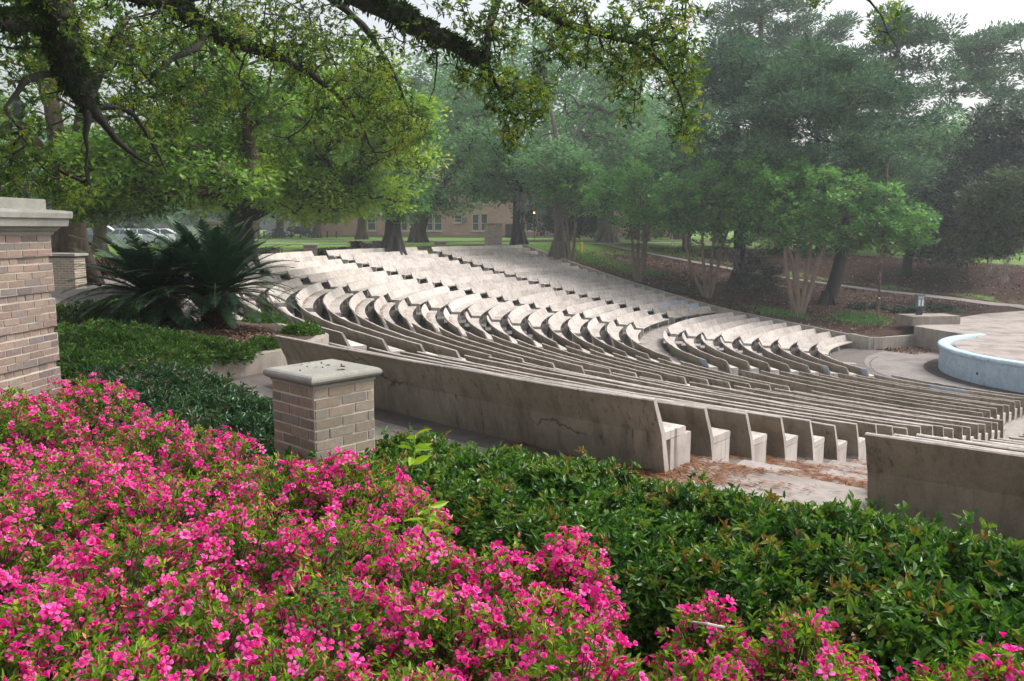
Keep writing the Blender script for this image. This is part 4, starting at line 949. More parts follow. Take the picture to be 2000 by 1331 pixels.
idx = np.repeat(np.arange(n), NS*K); N = len(idx); sid = np.tile(np.repeat(np.arange(NS), K), n)
ax = nrm(soff[idx, sid]+tipd[idx]*.05); d = nrm(ax*rng.uniform(.1, .9, (N, 1))+uball(N)*.85+[0, 0, -.12]); P = tips[idx]+soff[idx, sid]-ax*rng.uniform(0, .035, (N, 1))
keep = rng.random(N) < .86; P, d, idx = P[keep], d[keep], idx[keep]; N = len(idx)
leaf6(m, P, d, rng.uniform(.03, .08, N), rng.uniform(.013, .028, N), np.clip(ct[idx]*.65+rng.random(N)*.42-.05, 0, 1), .15, 0, .2)
m.build('foliage', M['oak_near'], oak, loc)
# canopy of the same tree above the frame; unseen, added partly for its shade
up = clumpset([((-6.5, 7.5, 7.2), (5, 4.5, 1.3), 170, .45), ((0.5, 9.0, 7.6), (4.5, 3.5, 1.0), 90, .45)], .3); m = MB()
for P, r_ in grow(sk, up, .01, .06, .1, .5, .06): m.tube(P, r_, 4, cap=False)
m.build('canopy_twig', M['bark_dark'], oak, loc)
m = MB(); foliage(m, up, .5, 38, .10, .05); m.build('canopy', M['oak_near'], oak, loc)

# ------------------------------------------------------------------ sago palms
def sago(c, H, spread, label, seed, nf=112, el0=84):
    root = thing('sago_palm', tuple(c), label, 'palm'); loc = tuple(c)
    m = MB(); prof = [(.30, -.1), (.31, .1), (.29, .35), (.31, .6), (.27, .78), (.08, .88)]; m.lathe(prof, c, 18)
    for q in range(420):
        a = rng.random()*2*PI; z = rng.uniform(.0, .8); o = np.array([math.cos(a), math.sin(a), .5]); p0 = np.array(c)+[.33*o[0], .33*o[1], z]
        m.add([p0+np.cross(o, [0, 0, 1])*.03, p0-np.cross(o, [0, 0, 1])*.03, p0+o*.10], [[0, 1, 2]])
    m.build('trunk', M['sagotrunk'], root, loc)
    lm_, rm_ = MB(), MB(); c = np.array(c); top = c+[0, 0, .78]
    for k in range(nf):
        f = k/nf; az = k*2.39996+rng.normal(0, .12); el = R(el0-(el0+12)*f**.95)+rng.normal(0, .05); Lf = spread*rng.uniform(.88, 1.1)*(1.0+.12*math.sin(el))
        h = np.array([math.cos(az), math.sin(az), 0]); n_ = 15; s_ = np.linspace(0, 1, n_)
        ang = el-s_**1.5*R(46+8*f)+.0; step_ = Lf/(n_-1); dv = np.cos(ang)[:, None]*h+np.sin(ang)[:, None]*np.array([0, 0, 1])
        P = top+h*.12+np.r_[[[0, 0, 0]], np.cumsum(dv[:-1]*step_, 0)]
        yel = 0.55 if rng.random() < .1 else 0.0
        rm_.tube(P, np.linspace(.012, .003, n_), 4, yel+rng.random()*.15, cap=False)
        m_ = 84; q = np.linspace(.10, .985, m_); Q = np.stack([np.interp(q, s_, P[:, a]) for a in range(3)], 1); D_ = nrm(np.stack([np.interp(q, s_, dv[:, a]) for a in range(3)], 1))
        side = nrm(np.cross(D_, [0, 0, 1])+1e-6); upv = np.cross(side, D_)
        ll = .21*np.sin(np.clip(q*1.05, 0, 1)*PI)**.55+.02
        for sg_ in (-1, 1):
            d = D_*.5+side*sg_*.85+upv*.22+rng.normal(0, .05, (m_, 3)); d = nrm(d); w = D_*.0075+upv*.002
            V = np.stack([Q-w, Q+d*ll[:, None]*.6-w*.9-upv*.012, Q+d*ll[:, None]-upv*.04*ll[:, None]*4, Q+d*ll[:, None]*.6+w*.9-upv*.012, Q+w], 1).reshape(-1, 3)
            i = np.arange(m_)[:, None]*5; lm_.add(V, i+np.array([[0, 1, 2, 3, 4]]), np.clip(rng.normal(.45+.25*(1-f), .2, m_), 0, 1))
    lm_.build('frond', M['sago'], root, loc); rm_.build('frond_rib', M['rachis'], root, loc)
c1 = atz(298, 652, -.28); c2 = atz(420, 650, -.35)
sago(c1+[-.12, .5, -.12], 1.6, 1.5, 'left sago palm with dark arching fronds', 1, 110, 72)
sago(c2+[.08, -.1, 0.0], 1.7, 1.52, 'right sago palm with upright blue green fronds and yellow ribs', 2)

# ------------------------------------------------------------------ hedges, shrubs and azaleas
def noise3(p, s, seed=0):
    q = p*s; return (np.sin(q[:, 0]*1.7+seed)+np.sin(q[:, 1]*1.9+2.1*seed+1)+np.sin((q[:, 0]+q[:, 1])*1.3+seed*.7)+np.sin((q[:, 0]-q[:, 1])*2.3+q[:, 2]+1.3*seed))/4
def hedge(name, path, width, zb, zt, tips, L, W, leaf, label, K=9, rise=0.0):
    path = np.asarray(path, float); seg = np.r_[0, np.cumsum(np.linalg.norm(np.diff(path, axis=0), axis=1))]
    tot = seg[-1]; N = int(tips*tot)
    root = thing(name, (*path.mean(0), zb), label, 'hedge'); loc = tuple(root.location)
    u = rng.uniform(-.35, tot+.35, N); uc = np.clip(u, 0, tot); c = np.stack([np.interp(uc, seg, path[:, k]) for k in (0, 1)], 1)
    tg = np.stack([np.interp(uc+.05, seg, path[:, k])-np.interp(uc-.05, seg, path[:, k]) for k in (0, 1)], 1); tg = nrm(tg); nn_ = np.stack([-tg[:, 1], tg[:, 0]], 1)
    ph = rng.uniform(0, PI, N); e = .55
    cx_, sz = np.sign(np.cos(ph))*np.abs(np.cos(ph))**e, np.abs(np.sin(ph))**e
    endf = np.sqrt(np.clip(1-((u-uc)/.4)**2, .05, 1))
    x = cx_*width/2*endf; z = zb+(zt+rise*uc/tot-zb)*sz*endf**.3
    P = np.c_[c+nn_*x[:, None]+tg*(u-uc)[:, None], z]
    nv = nrm(np.c_[nn_*(cx_*.8)[:, None]+tg*((u-uc)/.35)[:, None]*.6, sz*1.0])
    depth = rng.random(N)**1.5*.24; bump = noise3(P, 2.6, 1)*.085+noise3(P, 7, 3)*.045
    P = P+nv*(bump-depth)[:, None]+nv*np.where(rng.random(N) < .10, rng.uniform(0, .10, N), 0)[:, None]
    m = MB(); idx = np.repeat(np.arange(N), K); n_ = len(idx)
    d = nv[idx]*.75+uball(n_)*.95+[0, 0, .12]
    young = (depth < .04)*.35
    tint = np.clip(rng.random(N)[idx]*.4+rng.random(n_)*.45+young[idx]*rng.random(n_)-.05, 0, .82); tint = np.where((rng.random(N) < .12)[idx] & (depth < .05)[idx], rng.uniform(.85, 1, n_), tint)
    leaf6(m, P[idx]+rng.normal(0, L*.25, (n_, 3)), d, L*rng.uniform(.55, 1.2, n_), W*rng.uniform(.7, 1.15, n_), tint, .22, 0, .18)
    m.build('foliage', leaf, root, loc)
    m = MB(); ii = rng.integers(0, N, int(110*tot))
    for q in ii:
        a = np.array([*c[q], zb+.02])+np.r_[rng.normal(0, .12, 2), 0]; b_ = P[q]-nv[q]*.03; m.tube([a, (a+b_)/2+rng.normal(0, .05, 3), b_], [.009, .006, .0025], 4, cap=False)
    m.build('stem', M['twig'], root, loc)
    return root
hp_ = [pol(49.35, t)[:2] for t in np.linspace(230.45, 243, 14)]
hedge('clipped_hedge', hp_, 1.55, -.45, .22, 2900, .050, .0205, M['hedge'], 'glossy green hedge with bronze tips running right from the brick pier', 10, .25)
hedge('clipped_hedge', [(-4.15, 8.9), (-3.4, 7.9), (-2.5, 6.8), (-1.85, 6.0)], 1.45, -.45, .16, 1500, .055, .021, M['hedge_dark'], 'dark green hedge between the tall pillar and the low pier', 9)
def mound(name, c, Rm, h, tips, L, W, leaf, label, K=7, group=None, extra=None, cat='shrub', zr=1.0):
    c = np.array(c, float); root = thing(name, tuple(c), label, cat, group); loc = tuple(c)
    ph = np.arccos(rng.uniform(-.05, 1, tips)); az = rng.uniform(0, 2*PI, tips)
    u = np.c_[np.sin(ph)*np.cos(az), np.sin(ph)*np.sin(az), np.cos(ph)]
    P = c+u*np.array([Rm, Rm, h]); nv = nrm(u/np.array([Rm, Rm, h*zr]))
    depth = rng.random(tips)**1.5*min(.22, Rm*.4); bump = noise3(P, 4.5, c[0])*.07+noise3(P, 11, c[1])*.035
    P = P+nv*(bump-depth)[:, None]
    m = MB(); idx = np.repeat(np.arange(tips), K); n_ = len(idx); d = nv[idx]*.8+uball(n_)*.9+[0, 0, .15]
    tint = np.clip(rng.random(tips)[idx]*.45+rng.random(n_)*.4+.2*(depth < .03)[idx]*rng.random(n_), 0, 1)
    leaf6(m, P[idx]+rng.normal(0, L*.3, (n_, 3)), d, L*rng.uniform(.6, 1.2, n_), W*rng.uniform(.7, 1.2, n_), tint, .2, 0, .15)
    m.build('foliage', leaf, root, loc)
    m = MB()
    for q in rng.integers(0, tips, min(tips, 160)):
        a = c+np.r_[rng.normal(0, Rm*.12, 2), 0.02]; m.tube([a, a*.4+P[q]*.6+rng.normal(0, .03, 3), P[q]], [.007, .004, .0015], 4, cap=False)
    m.build('stem', M['twig'], root, loc)
    return root, P, nv, depth
for px, py, z, r_, h, lab in ((250, 690, -.3, .9, .42, 'low green shrub in front of the left palm'), (345, 695, -.36, .8, .36, 'low green shrub between the palms and the dark hedge'), (430, 697, -.38, .6, .28, 'low green shrub with yellowed leaves by the kerb'), (160, 690, -.2, .9, .45, 'low green shrub beside the tall pillar'),
                              (510, 682, -.4, .3, .2, 'small shrub at the kerb nearest the bench end'), (150, 640, -.2, .9, .45, 'loose shrub left of the palms by the paved court'), (225, 625, -.2, .8, .4, 'loose shrub at the left palm base'), (360, 655, -.35, .6, .28, 'low shrub between the two palm trunks'),
                              (590, 655, -.42, .42, .28, 'loose green shrub at the rounded end of the palm bed'), (515, 632, -.42, .5, .25, 'low shrub behind the bare leaf litter'), (300, 712, -.36, .8, .33, 'low green shrub just behind the dark hedge'), (130, 720, -.2, .7, .3, 'low shrub tucked between tall pillar and dark hedge')):
    p = atz(px, py, z); mound('low_shrub', (p[0], p[1], z-.05), r_, h, int(560*r_*r_+200), .075, .03, M['cover'], lab, 8, 'low shrubs in the palm bed')

def flowers(mb, bud, P, nv, Rf):
    """five-petalled azalea flowers facing nv"""
    N = len(P); ax = nrm(nv); r = rng.normal(size=(N, 3)); e1 = nrm(np.cross(ax, r)); e2 = np.cross(ax, e1)
    op = rng.choice([.35, .6, .85, 1.0, 1.1], N)[:, None]                                # how far it has opened
    Rf = (np.broadcast_to(Rf, N)*rng.uniform(.8, 1.15, N))[:, None]; bt_ = rng.random(N)*.6
    for k in range(5):
        a = k*2*PI/5+rng.normal(0, .1, N)[:, None]
        o = np.cos(a)*e1+np.sin(a)*e2; s_ = -np.sin(a)*e1+np.cos(a)*e2
        def p(rad, lat, hgt): return P+o*(Rf*rad*op)+s_*(Rf*lat)+ax*(Rf*(hgt+.75*(1-op)*rad))
        j = rng.normal(0, .07, (N, 1))
        V = np.stack([p(.05, 0, -.55), p(.42, -.24, -.02), p(.42, .24, -.02), p(.78, -.34, .12+j), p(.78, .34, .12-j), p(1.0, -.15, .06), p(1.0, .15, .06)], 1).reshape(-1, 3)
        i = np.arange(N)[:, None]*7
        tk = np.clip(bt_+(.35 if k == 0 else .1)*rng.random(N)+rng.random(N)*.25, 0, 1)
        mb.add(V, i+np.array([[0, 2, 1]]), tk*.5); mb.add(V, i+np.array([[1, 2, 4, 3]]), tk); mb.add(V, i+np.array([[3, 4, 6, 5]]), np.clip(tk+.15, 0, 1))
def buds(mb, P, nv, L):
    N = len(P); ax = nrm(nv+rng.normal(0, .35, (N, 3))); r = rng.normal(size=(N, 3)); e1 = nrm(np.cross(ax, r)); e2 = np.cross(ax, e1); L = (L*rng.uniform(.6, 1.3, N))[:, None]; w = L*.2
    V = [P]+[P+ax*L*.55+(math.cos(a)*e1+math.sin(a)*e2)*w for a in (0, 2.094, 4.189)]+[P+ax*L]
    V = np.stack(V, 1).reshape(-1, 3); i = np.arange(N)[:, None]*5; t_ = rng.random(N)**1.6
    for f in ([0, 2, 1], [0, 3, 2], [0, 1, 3], [4, 1, 2], [4, 2, 3], [4, 3, 1]): mb.add(V, i+np.array([f]), t_)
AZ = [(150, 770, .70, .50, .9, 'azalea bush at the back against the tall pillar, isolated pink dome'), (20, 800, .72, .5, .8, 'azalea bush at the far left edge below the tall pillar'), (290, 845, .60, .42, .55, 'half open azalea bush in front of the dark hedge'), (420, 868, .58, .36, .8, 'azalea bush sticking out towards the low pier over a dark gap'),
      (170, 920, .62, .5, 1.0, 'dense pink azalea bush left of centre in the back row'), (330, 950, .58, .45, .7, 'azalea bush with many buds in the second row'), (40, 1000, .6, .5, .9, 'pink azalea bush at the left edge, second row'), (560, 925, .58, .42, .75, 'azalea bush just below the low brick pier'), (690, 922, .58, .36, .7, 'azalea bush right below the low pier beside the hedge'),
      (780, 975, .55, .30, .8, 'azalea bush pushing into the hedge end with a lime sapling'), (470, 1030, .57, .42, .8, 'azalea bush in the middle of the bed'), (230, 1090, .6, .45, .85, 'azalea bush in the left middle of the bed'), (640, 1060, .56, .38, .8, 'azalea bush with bright flowers in the centre'), (830, 1095, .55, .34, .85, 'azalea bush with large flowers right of centre'),
      (985, 1105, .54, .30, .8, 'azalea bush along the hedge front'), (1110, 1095, .52, .20, .9, 'azalea bush tip reaching furthest into the hedge'), (90, 1200, .62, .42, .75, 'azalea bush in the lower left'), (400, 1200, .6, .40, .8, 'azalea bush in the lower left centre'), (640, 1190, .57, .33, .6, 'azalea bush mixed with a feathery weed'), (860, 1200, .56, .30, .75, 'azalea bush low in the centre'),
      (1050, 1215, .55, .28, .75, 'azalea bush low right of centre'), (250, 1310, .62, .36, .7, 'azalea bush on the bottom edge at left'), (560, 1320, .6, .33, .65, 'azalea bush on the bottom edge left of centre'), (850, 1330, .58, .28, .6, 'azalea bush on the bottom edge in the centre'), (1120, 1310, .56, .26, .7, 'azalea bush on the bottom edge right of centre'), (1390, 1215, .54, .25, .38, 'leafy azalea bush with few flowers in front of the hedge'), (1560, 1250, .53, .22, .4, 'leafy azalea bush right of the few flowered one'), (1370, 1330, .54, .22, .45, 'leafy azalea bush on the bottom edge below the few flowered one'), (1640, 1345, .53, .18, .45, 'azalea bush on the bottom edge below the hedge'), (1960, 1330, .53, .22, .6, 'azalea bush in the bottom right corner'), (1840, 1350, .52, .14, .25, 'leafy azalea sprig left of the corner bush')]
OUT = {'azalea bush just outside the left edge near the tall pillar': (-3.35, 5.1, .6), 'azalea bush just outside the left edge in the middle': (-2.75, 4.0, .6), 'azalea bush just outside the lower left corner': (-2.1, 2.9, .6), 'azalea bush left of the camera': (-1.6, 2.1, .6)}
AZ += [(-999, 0, .6, .5, .8, k) for k in OUT]
for px, py, zt, r_, dens, lab in AZ:
    p = atz(px, py, zt-.06) if px > -900 else np.array(OUT[lab]); h = min(.56, zt-.06)
    tips = int(1750*r_**1.55+190)
    root, P, nv, depth = mound('azalea_bush', (p[0], p[1], zt-h), r_, h, tips, .030, .0115, M['azl'], lab, 8, 'pink azalea bushes', cat='azalea')
    sh = depth < .085; pn = noise3(P, 7.5, px*.01)*.5+.5
    want = rng.random(len(P)) < dens*np.clip(.0+1.3*pn, .12, 1)
    q = np.where(sh & want)[0]; q = np.repeat(q, rng.integers(1, 6, len(q))); loc = tuple(root.location)
    f = MB(); fb = MB(); d = nv[q]+rng.normal(0, .55, (len(q), 3))+[0, 0, .1]
    flowers(f, fb, P[q]+nrm(d)*.024+rng.normal(0, .016, (len(q), 3)), d, rng.choice([.014, .018, .021, .0235], len(q)))
    o = f.build('blossom', M['petal'], root, loc); o['kind'] = 'stuff'
    q = np.where((depth < .06) & (rng.random(len(P)) < .8))[0]; q = np.repeat(q, 3); buds(fb, P[q]+rng.normal(0, .014, (len(q), 3)), nv[q], .022)
    o = fb.build('bud', M['bud'], root, loc); o['kind'] = 'stuff'
# lime green saplings poking through
for px, py, z, lab, s_ in ((805, 925, .45, 'lime green sapling rising between azalea and hedge near the low pier', 1.0), (832, 1055, .42, 'lime green sprout low against the hedge front', .7), (635, 1215, .55, 'feathery green weed among the lower azaleas', .55)):
    p = atz(px, py, z); root = thing('sapling', tuple(p), lab, 'sapling'); loc = tuple(p); m = MB(); top = p+np.array([.02, 0, .2*s_]); m.tube([p, p*.5+top*.5+[.01, 0, 0], top], [.004, .003, .002], 5); m.build('stem', M['sapling'], root, loc)
    N = 9 if s_ > .6 else 90; m = MB(); f = np.linspace(.2, 1, N); P = p+(top-p)*f[:, None]; a = np.arange(N)*2.4; d = np.c_[np.cos(a), np.sin(a), rng.uniform(.0, .7, N)]
    if s_ > .6: leaf6(m, P, d, .13*s_*rng.uniform(.7, 1.1, N), .042*s_, rng.random(N), .12, 0, .3)
    else: leaf6(m, P+rng.normal(0, .05, (N, 3)), d, .03, .011, rng.random(N), .1)
    m.build('foliage', M['sapling'] if s_ > .6 else M['cover'], root, loc)
for pts, lab in (([(1560, 1068, .15), (1600, 1060, .17), (1640, 1045, .19), (1672, 1025, .2)], 'pale lichened dead twig lying on the glossy hedge'), ([(1355, 1232, .56), (1385, 1231, .58), (1418, 1243, .56)], 'short curved dead twig lying on the leafy azalea')):
    P, r_ = densify([atz(*q)+[0, 0, .03] for q in pts], [.003, .0045, .004, .0025][:len(pts)], .03, .004); m = MB(); m.tube(P, r_, 6); o = m.build('dead_twig', M['deadtwig']); tag(o, lab, 'twig')
# ------------------------------------------------------------------ brick building beyond the lawn
BY = 140.0
def wx(px, D): return at(px, 450, D)[0]
def wz(py, D): return at(1000, py, D)[2]
g0 = wz(470, BY)-.3
bx0, bx1 = wx(618, BY), wx(1345, BY); H1 = 14.5
root = thing('brick_building', ((bx0+bx1)/2, BY, g0), 'long pink brick school building behind the lawn trees', 'building'); loc = tuple(root.location)
# facade with real window openings
wins = []
for px0, px1 in ((700, 712), (716, 732), (782, 794), (797, 812), (832, 844), (847, 862), (921, 934), (938, 951), (1010, 1022), (1026, 1038), (1068, 1082), (1086, 1100), (1150, 1164), (1168, 1182), (1230, 1244), (1248, 1262)):
    for (y0, y1) in ((419, 451), (366, 398), (314, 346)): wins.append((wx(px0, BY), wx(px1, BY), wz(y1, BY), wz(y0, BY)))
for px0, px1 in ((886, 901), (762, 772)):
    wins.append((wx(px0, BY), wx(px1, BY), wz(435, BY), wz(421, BY)))
xs = sorted(set([bx0, bx1]+[w[0] for w in wins]+[w[1] for w in wins])); zs = sorted(set([g0, g0+H1]+[w[2] for w in wins]+[w[3] for w in wins]))
m = MB()
for i in range(len(xs)-1):
    for j in range(len(zs)-1):
        cx_, cz_ = (xs[i]+xs[i+1])/2, (zs[j]+zs[j+1])/2
        if any(w[0] < cx_ < w[1] and w[2] < cz_ < w[3] for w in wins): continue
        m.add([(xs[i], BY, zs[j]), (xs[i+1], BY, zs[j]), (xs[i+1], BY, zs[j+1]), (xs[i], BY, zs[j+1])], [[0, 1, 2, 3]])
m.box(((bx0+bx1)/2, BY+7.2, g0+H1/2), (bx1-bx0, 13.6, H1))
for w in wins:
    x0, x1, z0, z1 = w
    m.add([(x0, BY, z0), (x1, BY, z0), (x1, BY, z1), (x0, BY, z1), (x0, BY+.35, z0), (x1, BY+.35, z0), (x1, BY+.35, z1), (x0, BY+.35, z1)], [[0, 4, 5, 1], [1, 5, 6, 2], [2, 6, 7, 3], [3, 7, 4, 0]])
m.build('wall', M['bldg'], root, loc)
m = MB(); m.box(((bx0+bx1)/2, BY-.06, g0+.55), (bx1-bx0+.1, .12, 1.3)); m.build('base_course', M['brick_dark'], root, loc)
for k, (x0, x1, z0, z1) in enumerate(wins):
    if z0 > wz(405, BY) and k % 3 == 2: pass
    m = MB(); t_ = .09; y = BY+.2
    for c, s_ in ((((x0+x1)/2, y, z0+t_/2), (x1-x0, .1, t_)), (((x0+x1)/2, y, z1-t_/2), (x1-x0, .1, t_)), ((x0+t_/2, y, (z0+z1)/2), (t_, .1, z1-z0-2*t_)), ((x1-t_/2, y, (z0+z1)/2), (t_, .1, z1-z0-2*t_)), (((x0+x1)/2, y, z0+(z1-z0)*.45), (x1-x0-2*t_, .09, .08))): m.box(c, s_)
    m.box(((x0+x1)/2, BY-.1, z0-.12), (x1-x0+.3, .3, .2)); w_ = m.build('window', M['frame'], root, loc)
    m = MB(); m.box(((x0+x1)/2, BY+.26, (z0+z1)/2), (x1-x0, .02, z1-z0)); g_ = m.build('pane', M['glass']); g_.parent = w_; g_.location = (0, 0, 0)
    g_.data.transform(Matrix.Translation((-loc[0], -loc[1], -loc[2])))
m = MB(); m.box(((bx0+bx1)/2, BY+7, g0+H1+.2), (bx1-bx0+.8, 15, .5)); m.build('roof', M['frame'], root, loc)
ax_, az_ = wx(906, BY), wz(429, BY); m = MB(); m.box((ax_, BY-.35, az_), (.75, .7, .55)); m.build('air_conditioner', M['steel'], root, loc)
dx_ = wx(995, BY); m = MB(); m.box((dx_, BY-.05, g0+1.6), (1.6, .14, 2.9)); m.build('door', M['black'], root, loc)
p = at(1042, 416, 105); root2 = thing('lit_lamp', tuple(p-[0, 0, 4.2]), 'small orange lamp glowing under the magnolia', 'lamp'); m = MB(); m.tube([p-[0, 0, 4.2], p], [.05, .04], 6); m.build('post', M['black'], root2, tuple(p-[0, 0, 4.2]))
em = bpy.data.materials.new('lamp_glow'); em.use_nodes = True; em.node_tree.nodes['Principled BSDF'].inputs['Emission Color'].default_value = (1, .45, .1, 1); em.node_tree.nodes['Principled BSDF'].inputs['Emission Strength'].default_value = 6
m = MB(); m.lathe([(.02, -.12), (.1, -.05), (.1, .06), (.02, .14)], p, 10); m.build('lamp_globe', em, root2, tuple(p-[0, 0, 4.2]))

# ------------------------------------------------------------------ poles, posts
def post(name, px, yb, yt, D, r, mat, label, cat, group=None, parts=()):
    a = at(px, yb, D); b = at(px, yt, D); a[2] = float(terrain(a[0], a[1]))-.05; b[:2] = a[:2]
    root = thing(name, tuple(a), label, cat, group); m = MB(); m.tube([a, a*.5+b*.5, b], [r, r*.95, r*.8], 12); m.build('post', mat, root, tuple(a)); return root, a, b
root, a, b = post('light_pole', 1713, 628, 312, 59.3, .085, M['pole'], 'tall rusty pole rising from the grass beside the stage corner', 'pole')
m = MB(); m.box(b+[0, 0, .15], (.16, .16, .4)); m.tube([b+[0, 0, .3], b+[.12, -.1, .55]], [.08, .11], 10); m.build('lamp_head', M['black'], root, tuple(a))
m = MB(); m.box(a+[.0, -.09, 1.55], (.12, .03, .12)); m.build('tag_plate', M['white'], root, tuple(a))
root, a, b = post('bollard', 1134, 497, 474, 79, .12, M['yellow'], 'yellow safety bollard at the top of the path', 'bollard')
m = MB(); m.lathe([(.105, 0), (.09, .05), (.04, .09), (.001, .1)], b, 12); m.build('cap', M['yellow'], root, tuple(a))
root, a, b = post('sign_post', 1311, 490, 455, 92, .09, M['white'], 'thin white post on the lawn right of the crape myrtle stems', 'post')
m = MB(); m.box(b+[0, 0, .12], (.3, .2, .3)); m.build('post_head', M['steel'], root, tuple(a))
root, a, b = post('lamp_post', 57, 500, 232, 30, .10, M['black'], 'dark lamp post left of the massive forked oak', 'lamp post')
m = MB(); m.lathe([(.1, -.1), (.22, 0), (.2, .4), (.05, .6)], b, 12); m.build('lamp_head', M['black'], root, tuple(a))
root, a, b = post('lamp_post', 453, 470, 398, 42, .11, M['black'], 'dark lamp post against the broad oak trunk', 'lamp post')
m = MB(); m.lathe([(.1, -.1), (.24, 0), (.2, .45), (.05, .6)], b, 12); m.build('lamp_head', M['black'], root, tuple(a))
proto = None
for k, px in enumerate(np.linspace(497, 656, 10)):
    p = at(px, 466, 128); p[2] = float(terrain(p[0], p[1]))
    if proto is None:
        proto = thing('black_bollard', tuple(p), 'one of the row of black posts along the far parking edge', 'bollard', 'black posts along the far parking')
        m = MB(); m.tube([p, p+[0, 0, .95]], [.12, .11], 10); m.build('post', M['black'], proto, tuple(p)); m = MB(); m.lathe([(.14, .95), (.13, 1.02), (.05, 1.08), (.001, 1.09)], p, 10); m.build('cap', M['black'], proto, tuple(p))
    else: copy_tree(proto, p, 0)
# ------------------------------------------------------------------ parked cars
def car(c, rz, paint, label, suv=False, s=1.0):
    root = thing('parked_car', tuple(c), label, 'car', 'cars parked beyond the lawn'); root.rotation_euler = (0, 0, rz)
    L, Wd, H = (4.7, 1.85, 1.72) if suv else (4.6, 1.8, 1.45)
    if suv: low = [(-2.35, .35), (-2.35, .95), (-2.28, 1.05), (1.15, 1.05), (2.2, .95), (2.35, .75), (2.35, .35)]; top = [(-2.25, 1.05), (-2.0, 1.66), (.25, 1.72), (1.15, 1.05)]
    else: low = [(-2.3, .32), (-2.3, .85), (-2.2, .95), (-1.6, .98), (1.1, .93), (2.1, .8), (2.3, .6), (2.3, .32)]; top = [(-1.75, .97), (-1.0, 1.42), (.2, 1.45), (1.15, .93)]
    def loft(mb, prof, w0, w1):
        n = len(prof); zs_ = [p[1] for p in prof]; zmin, zmax = min(zs_), max(zs_)
        V = []
        for sg_ in (-1, 1):
            for x, z in prof: f = (z-zmin)/(zmax-zmin); V.append((x, sg_*(w0+(w1-w0)*f)/2, z))
        i = np.arange(n); j = (i+1) % n
        mb.add(V, np.stack([i, j, n+j, n+i], 1)); mb.add(V, [list(range(n))[::-1]]); mb.add(V, [list(range(n, 2*n))])
    def part(mb, nm, mat, par=root):
        o = mb.build(nm, mat); o.parent = par; return o
    m = MB(); loft(m, low, Wd, Wd-.1); tp_ = [(x*.93-.02, z) for x, z in top]; 
    b_ = part(m, 'body', paint)
    m = MB(); loft(m, top, Wd-.16, Wd-.5); part(m, 'cabin_glass', M['glass'])
    m = MB(); t2 = [(top[1][0]-.05, top[1][1]-.03), (top[1][0]+.02, top[1][1]+.03), (top[2][0], top[2][1]+.03), (top[2][0]+.08, top[2][1]-.03)]; loft(m, t2, Wd-.42, Wd-.5); part(m, 'roof', paint)
    for sg_ in (-1, 1):
        for xa, xb in ((top[0], top[1]), (top[3], top[2]), ((-.4, top[0][1]-.03), (-.4, top[1][1]))):
            m = MB(); m.tube([(xa[0], sg_*(Wd-.15)/2, xa[1]), (xb[0], sg_*(Wd-.48)/2, xb[1])], .05, 5); part(m, 'roof_pillar', paint)
    for x in (-1.4, 1.42):
        for sg_ in (-1, 1):
            m = MB(); y = sg_*(Wd/2-.1); m.tube([(x, y-.11, .33), (x, y+.11, .33)], .34, 16); w_ = part(m, 'wheel', M['tyre'])
            m = MB(); m.tube([(x, y+sg_*.10, .33), (x, y+sg_*.118, .33)], .2, 12); part(m, 'rim', M['carsilver'], w_)
    for sg_ in (-1, 1):
        m = MB(); m.box((L/2-.06, sg_*.68, .68), (.12, .36, .14)); part(m, 'headlight', M['white'])
        m = MB(); m.box((-L/2+.02, sg_*.7, .8), (.1, .26, .2)); part(m, 'tail_light', M['redlens'])
    return root
def gpos(px, D):
    p = at(px, 470, D); p[2] = float(terrain(p[0], p[1]))+.03; return p
car(gpos(205, 84), R(20), M['carwhite'], 'white sport utility vehicle parked between the two left trunks', True)
car(gpos(163, 72), R(75), M['cardark'], 'dark car showing its wheel right of the massive oak', False)
car(gpos(242, 80), R(150), M['carsilver'], 'silver hatchback parked right of the white utility vehicle', False)
car(gpos(280, 80), R(10), M['carsilver'], 'silver sedan side on, parked left of the sago palm', False)
car(gpos(322, 86), R(15), M['carwhite'], 'pale sedan partly behind the sago palm fronds', False)
car(gpos(545, 146), R(5), M['carsilver'], 'distant silver car beyond the black posts at left', False)
car(gpos(585, 150), R(8), M['cardark'], 'distant dark car beyond the middle of the black posts', True)
car(gpos(640, 148), R(0), M['carwhite'], 'distant white van like car near the building corner', True)
tree('roadside_tree', 'small forked tree in front of the parked silver cars', [TK(193, 55, [(193, 450, 0), (197, 420, 0), (203, 380, 0)], [.5, .4, .36, .2]), ([at(193, 452, 55), at(178, 430, 55), at(165, 405, 55)], [.25, .2, .1])], [E(215, 370, 54, 80, 45, 3, 60), E(170, 410, 55, 30, 22, 2, 14)], .8, 90, .2, .1, M['oak'], M['bark'], 'oaks beside the theatre')

# ------------------------------------------------------------------ haze, sky, sun, camera
HB = bpy.data.materials.new('fog_air'); HB.use_nodes = True; tr = HB.node_tree; tr.nodes.clear()
out = tr.nodes.new('ShaderNodeOutputMaterial'); vol = tr.nodes.new('ShaderNodeVolumePrincipled')
vol.inputs['Color'].default_value = (.88, .94, 1.0, 1); vol.inputs['Density'].default_value = .00065; vol.inputs['Anisotropy'].default_value = .2
tr.links.new(vol.outputs[0], out.inputs['Volume'])
m = MB(); m.box((10, 110, 18), (420, 330, 54)); hz = m.build('haze', HB); tag(hz, kind='stuff'); hz['label'] = 'thin white morning fog filling the air over the theatre'; hz['category'] = 'fog'
sc.world = bpy.data.worlds.new('World'); w = sc.world; w.use_nodes = True; wt = w.node_tree; bg = wt.nodes['Background']
SUN_EL, SUN_AZ = R(52), R(75)                      # azimuth measured clockwise from +Y
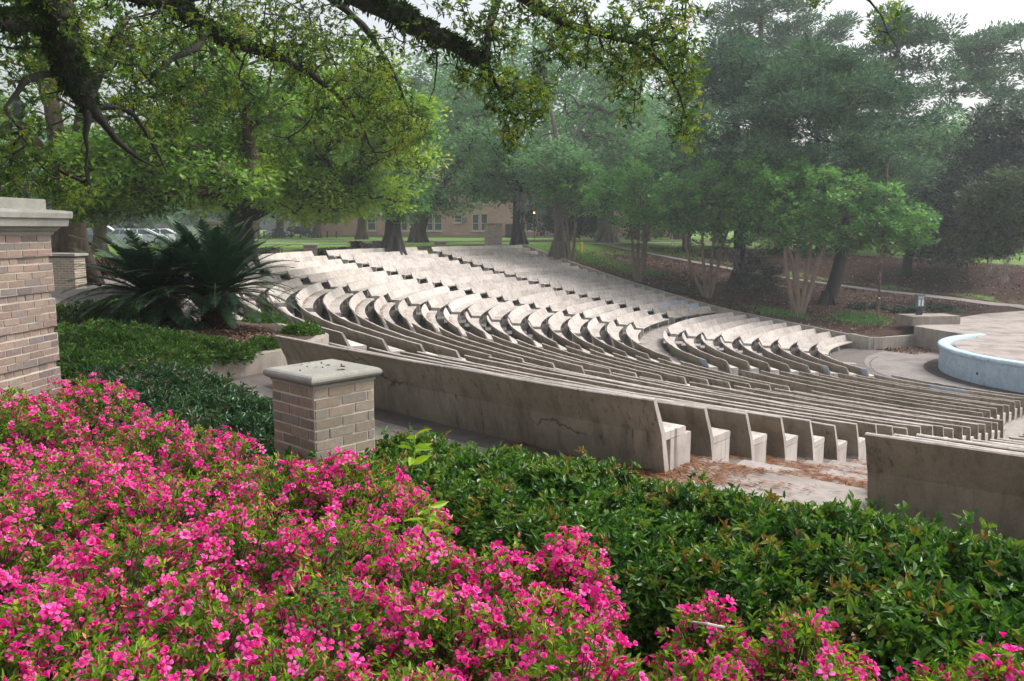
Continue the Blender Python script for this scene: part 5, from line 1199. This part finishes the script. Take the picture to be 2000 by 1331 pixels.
sky = wt.nodes.new('ShaderNodeTexSky'); sky.sky_type = 'NISHITA'; sky.sun_disc = False; sky.sun_elevation = SUN_EL; sky.sun_rotation = SUN_AZ
sky.dust_density = 6; sky.air_density = 1.2; sky.ozone_density = .5
hs = wt.nodes.new('ShaderNodeHueSaturation'); hs.inputs['Saturation'].default_value = .30; hs.inputs['Value'].default_value = 1.0
wt.links.new(sky.outputs[0], hs.inputs['Color']); wt.links.new(hs.outputs[0], bg.inputs[0]); bg.inputs[1].default_value = .15
sl = bpy.data.lights.new('Sun', 'SUN'); sl.energy = 1.3; sl.angle = R(18); sl.color = (1, .96, .9)
so = bpy.data.objects.new('sun', sl); COL.objects.link(so)
dv = Vector((math.sin(SUN_AZ)*math.cos(SUN_EL), math.cos(SUN_AZ)*math.cos(SUN_EL), math.sin(SUN_EL)))
so.rotation_euler = (-dv).to_track_quat('-Z', 'Y').to_euler(); so.location = (20, 30, 60)
cd = bpy.data.cameras.new('Camera'); cam = bpy.data.objects.new('camera', cd); COL.objects.link(cam); sc.camera = cam
cd.sensor_width = 36; cd.lens = FPX/2000*36; cd.clip_end = 2000; cd.clip_start = .05
fwd = Vector((0, _cp, -_sp)); upv = Vector((0, _sp, _cp)); rt = Vector((1, 0, 0))
r2 = rt*_cr-upv*(-_sr)*-1 if False else rt*_cr-upv*_sr*1
u2 = upv*_cr+rt*_sr
mw = Matrix(((r2.x, u2.x, -fwd.x, 0), (r2.y, u2.y, -fwd.y, 0), (r2.z, u2.z, -fwd.z, CZ), (0, 0, 0, 1)))
cam.matrix_world = mw
vs = sc.view_settings; vs.view_transform = 'Standard'; vs.look = 'None'; vs.exposure = 0.80; vs.gamma = 1
cy = sc.cycles; cy.use_denoising = True; cy.max_bounces = 6; cy.diffuse_bounces = 3; cy.glossy_bounces = 2; cy.transmission_bounces = 3; cy.volume_bounces = 1; cy.transparent_max_bounces = 4
cy.use_adaptive_sampling = True; cy.adaptive_threshold = .01; cy.sample_clamp_indirect = 4; cy.caustics_reflective = False; cy.caustics_refractive = False
try: cy.denoising_prefilter = 'ACCURATE'; cy.denoising_input_passes = 'RGB_ALBEDO_NORMAL'
except Exception: pass
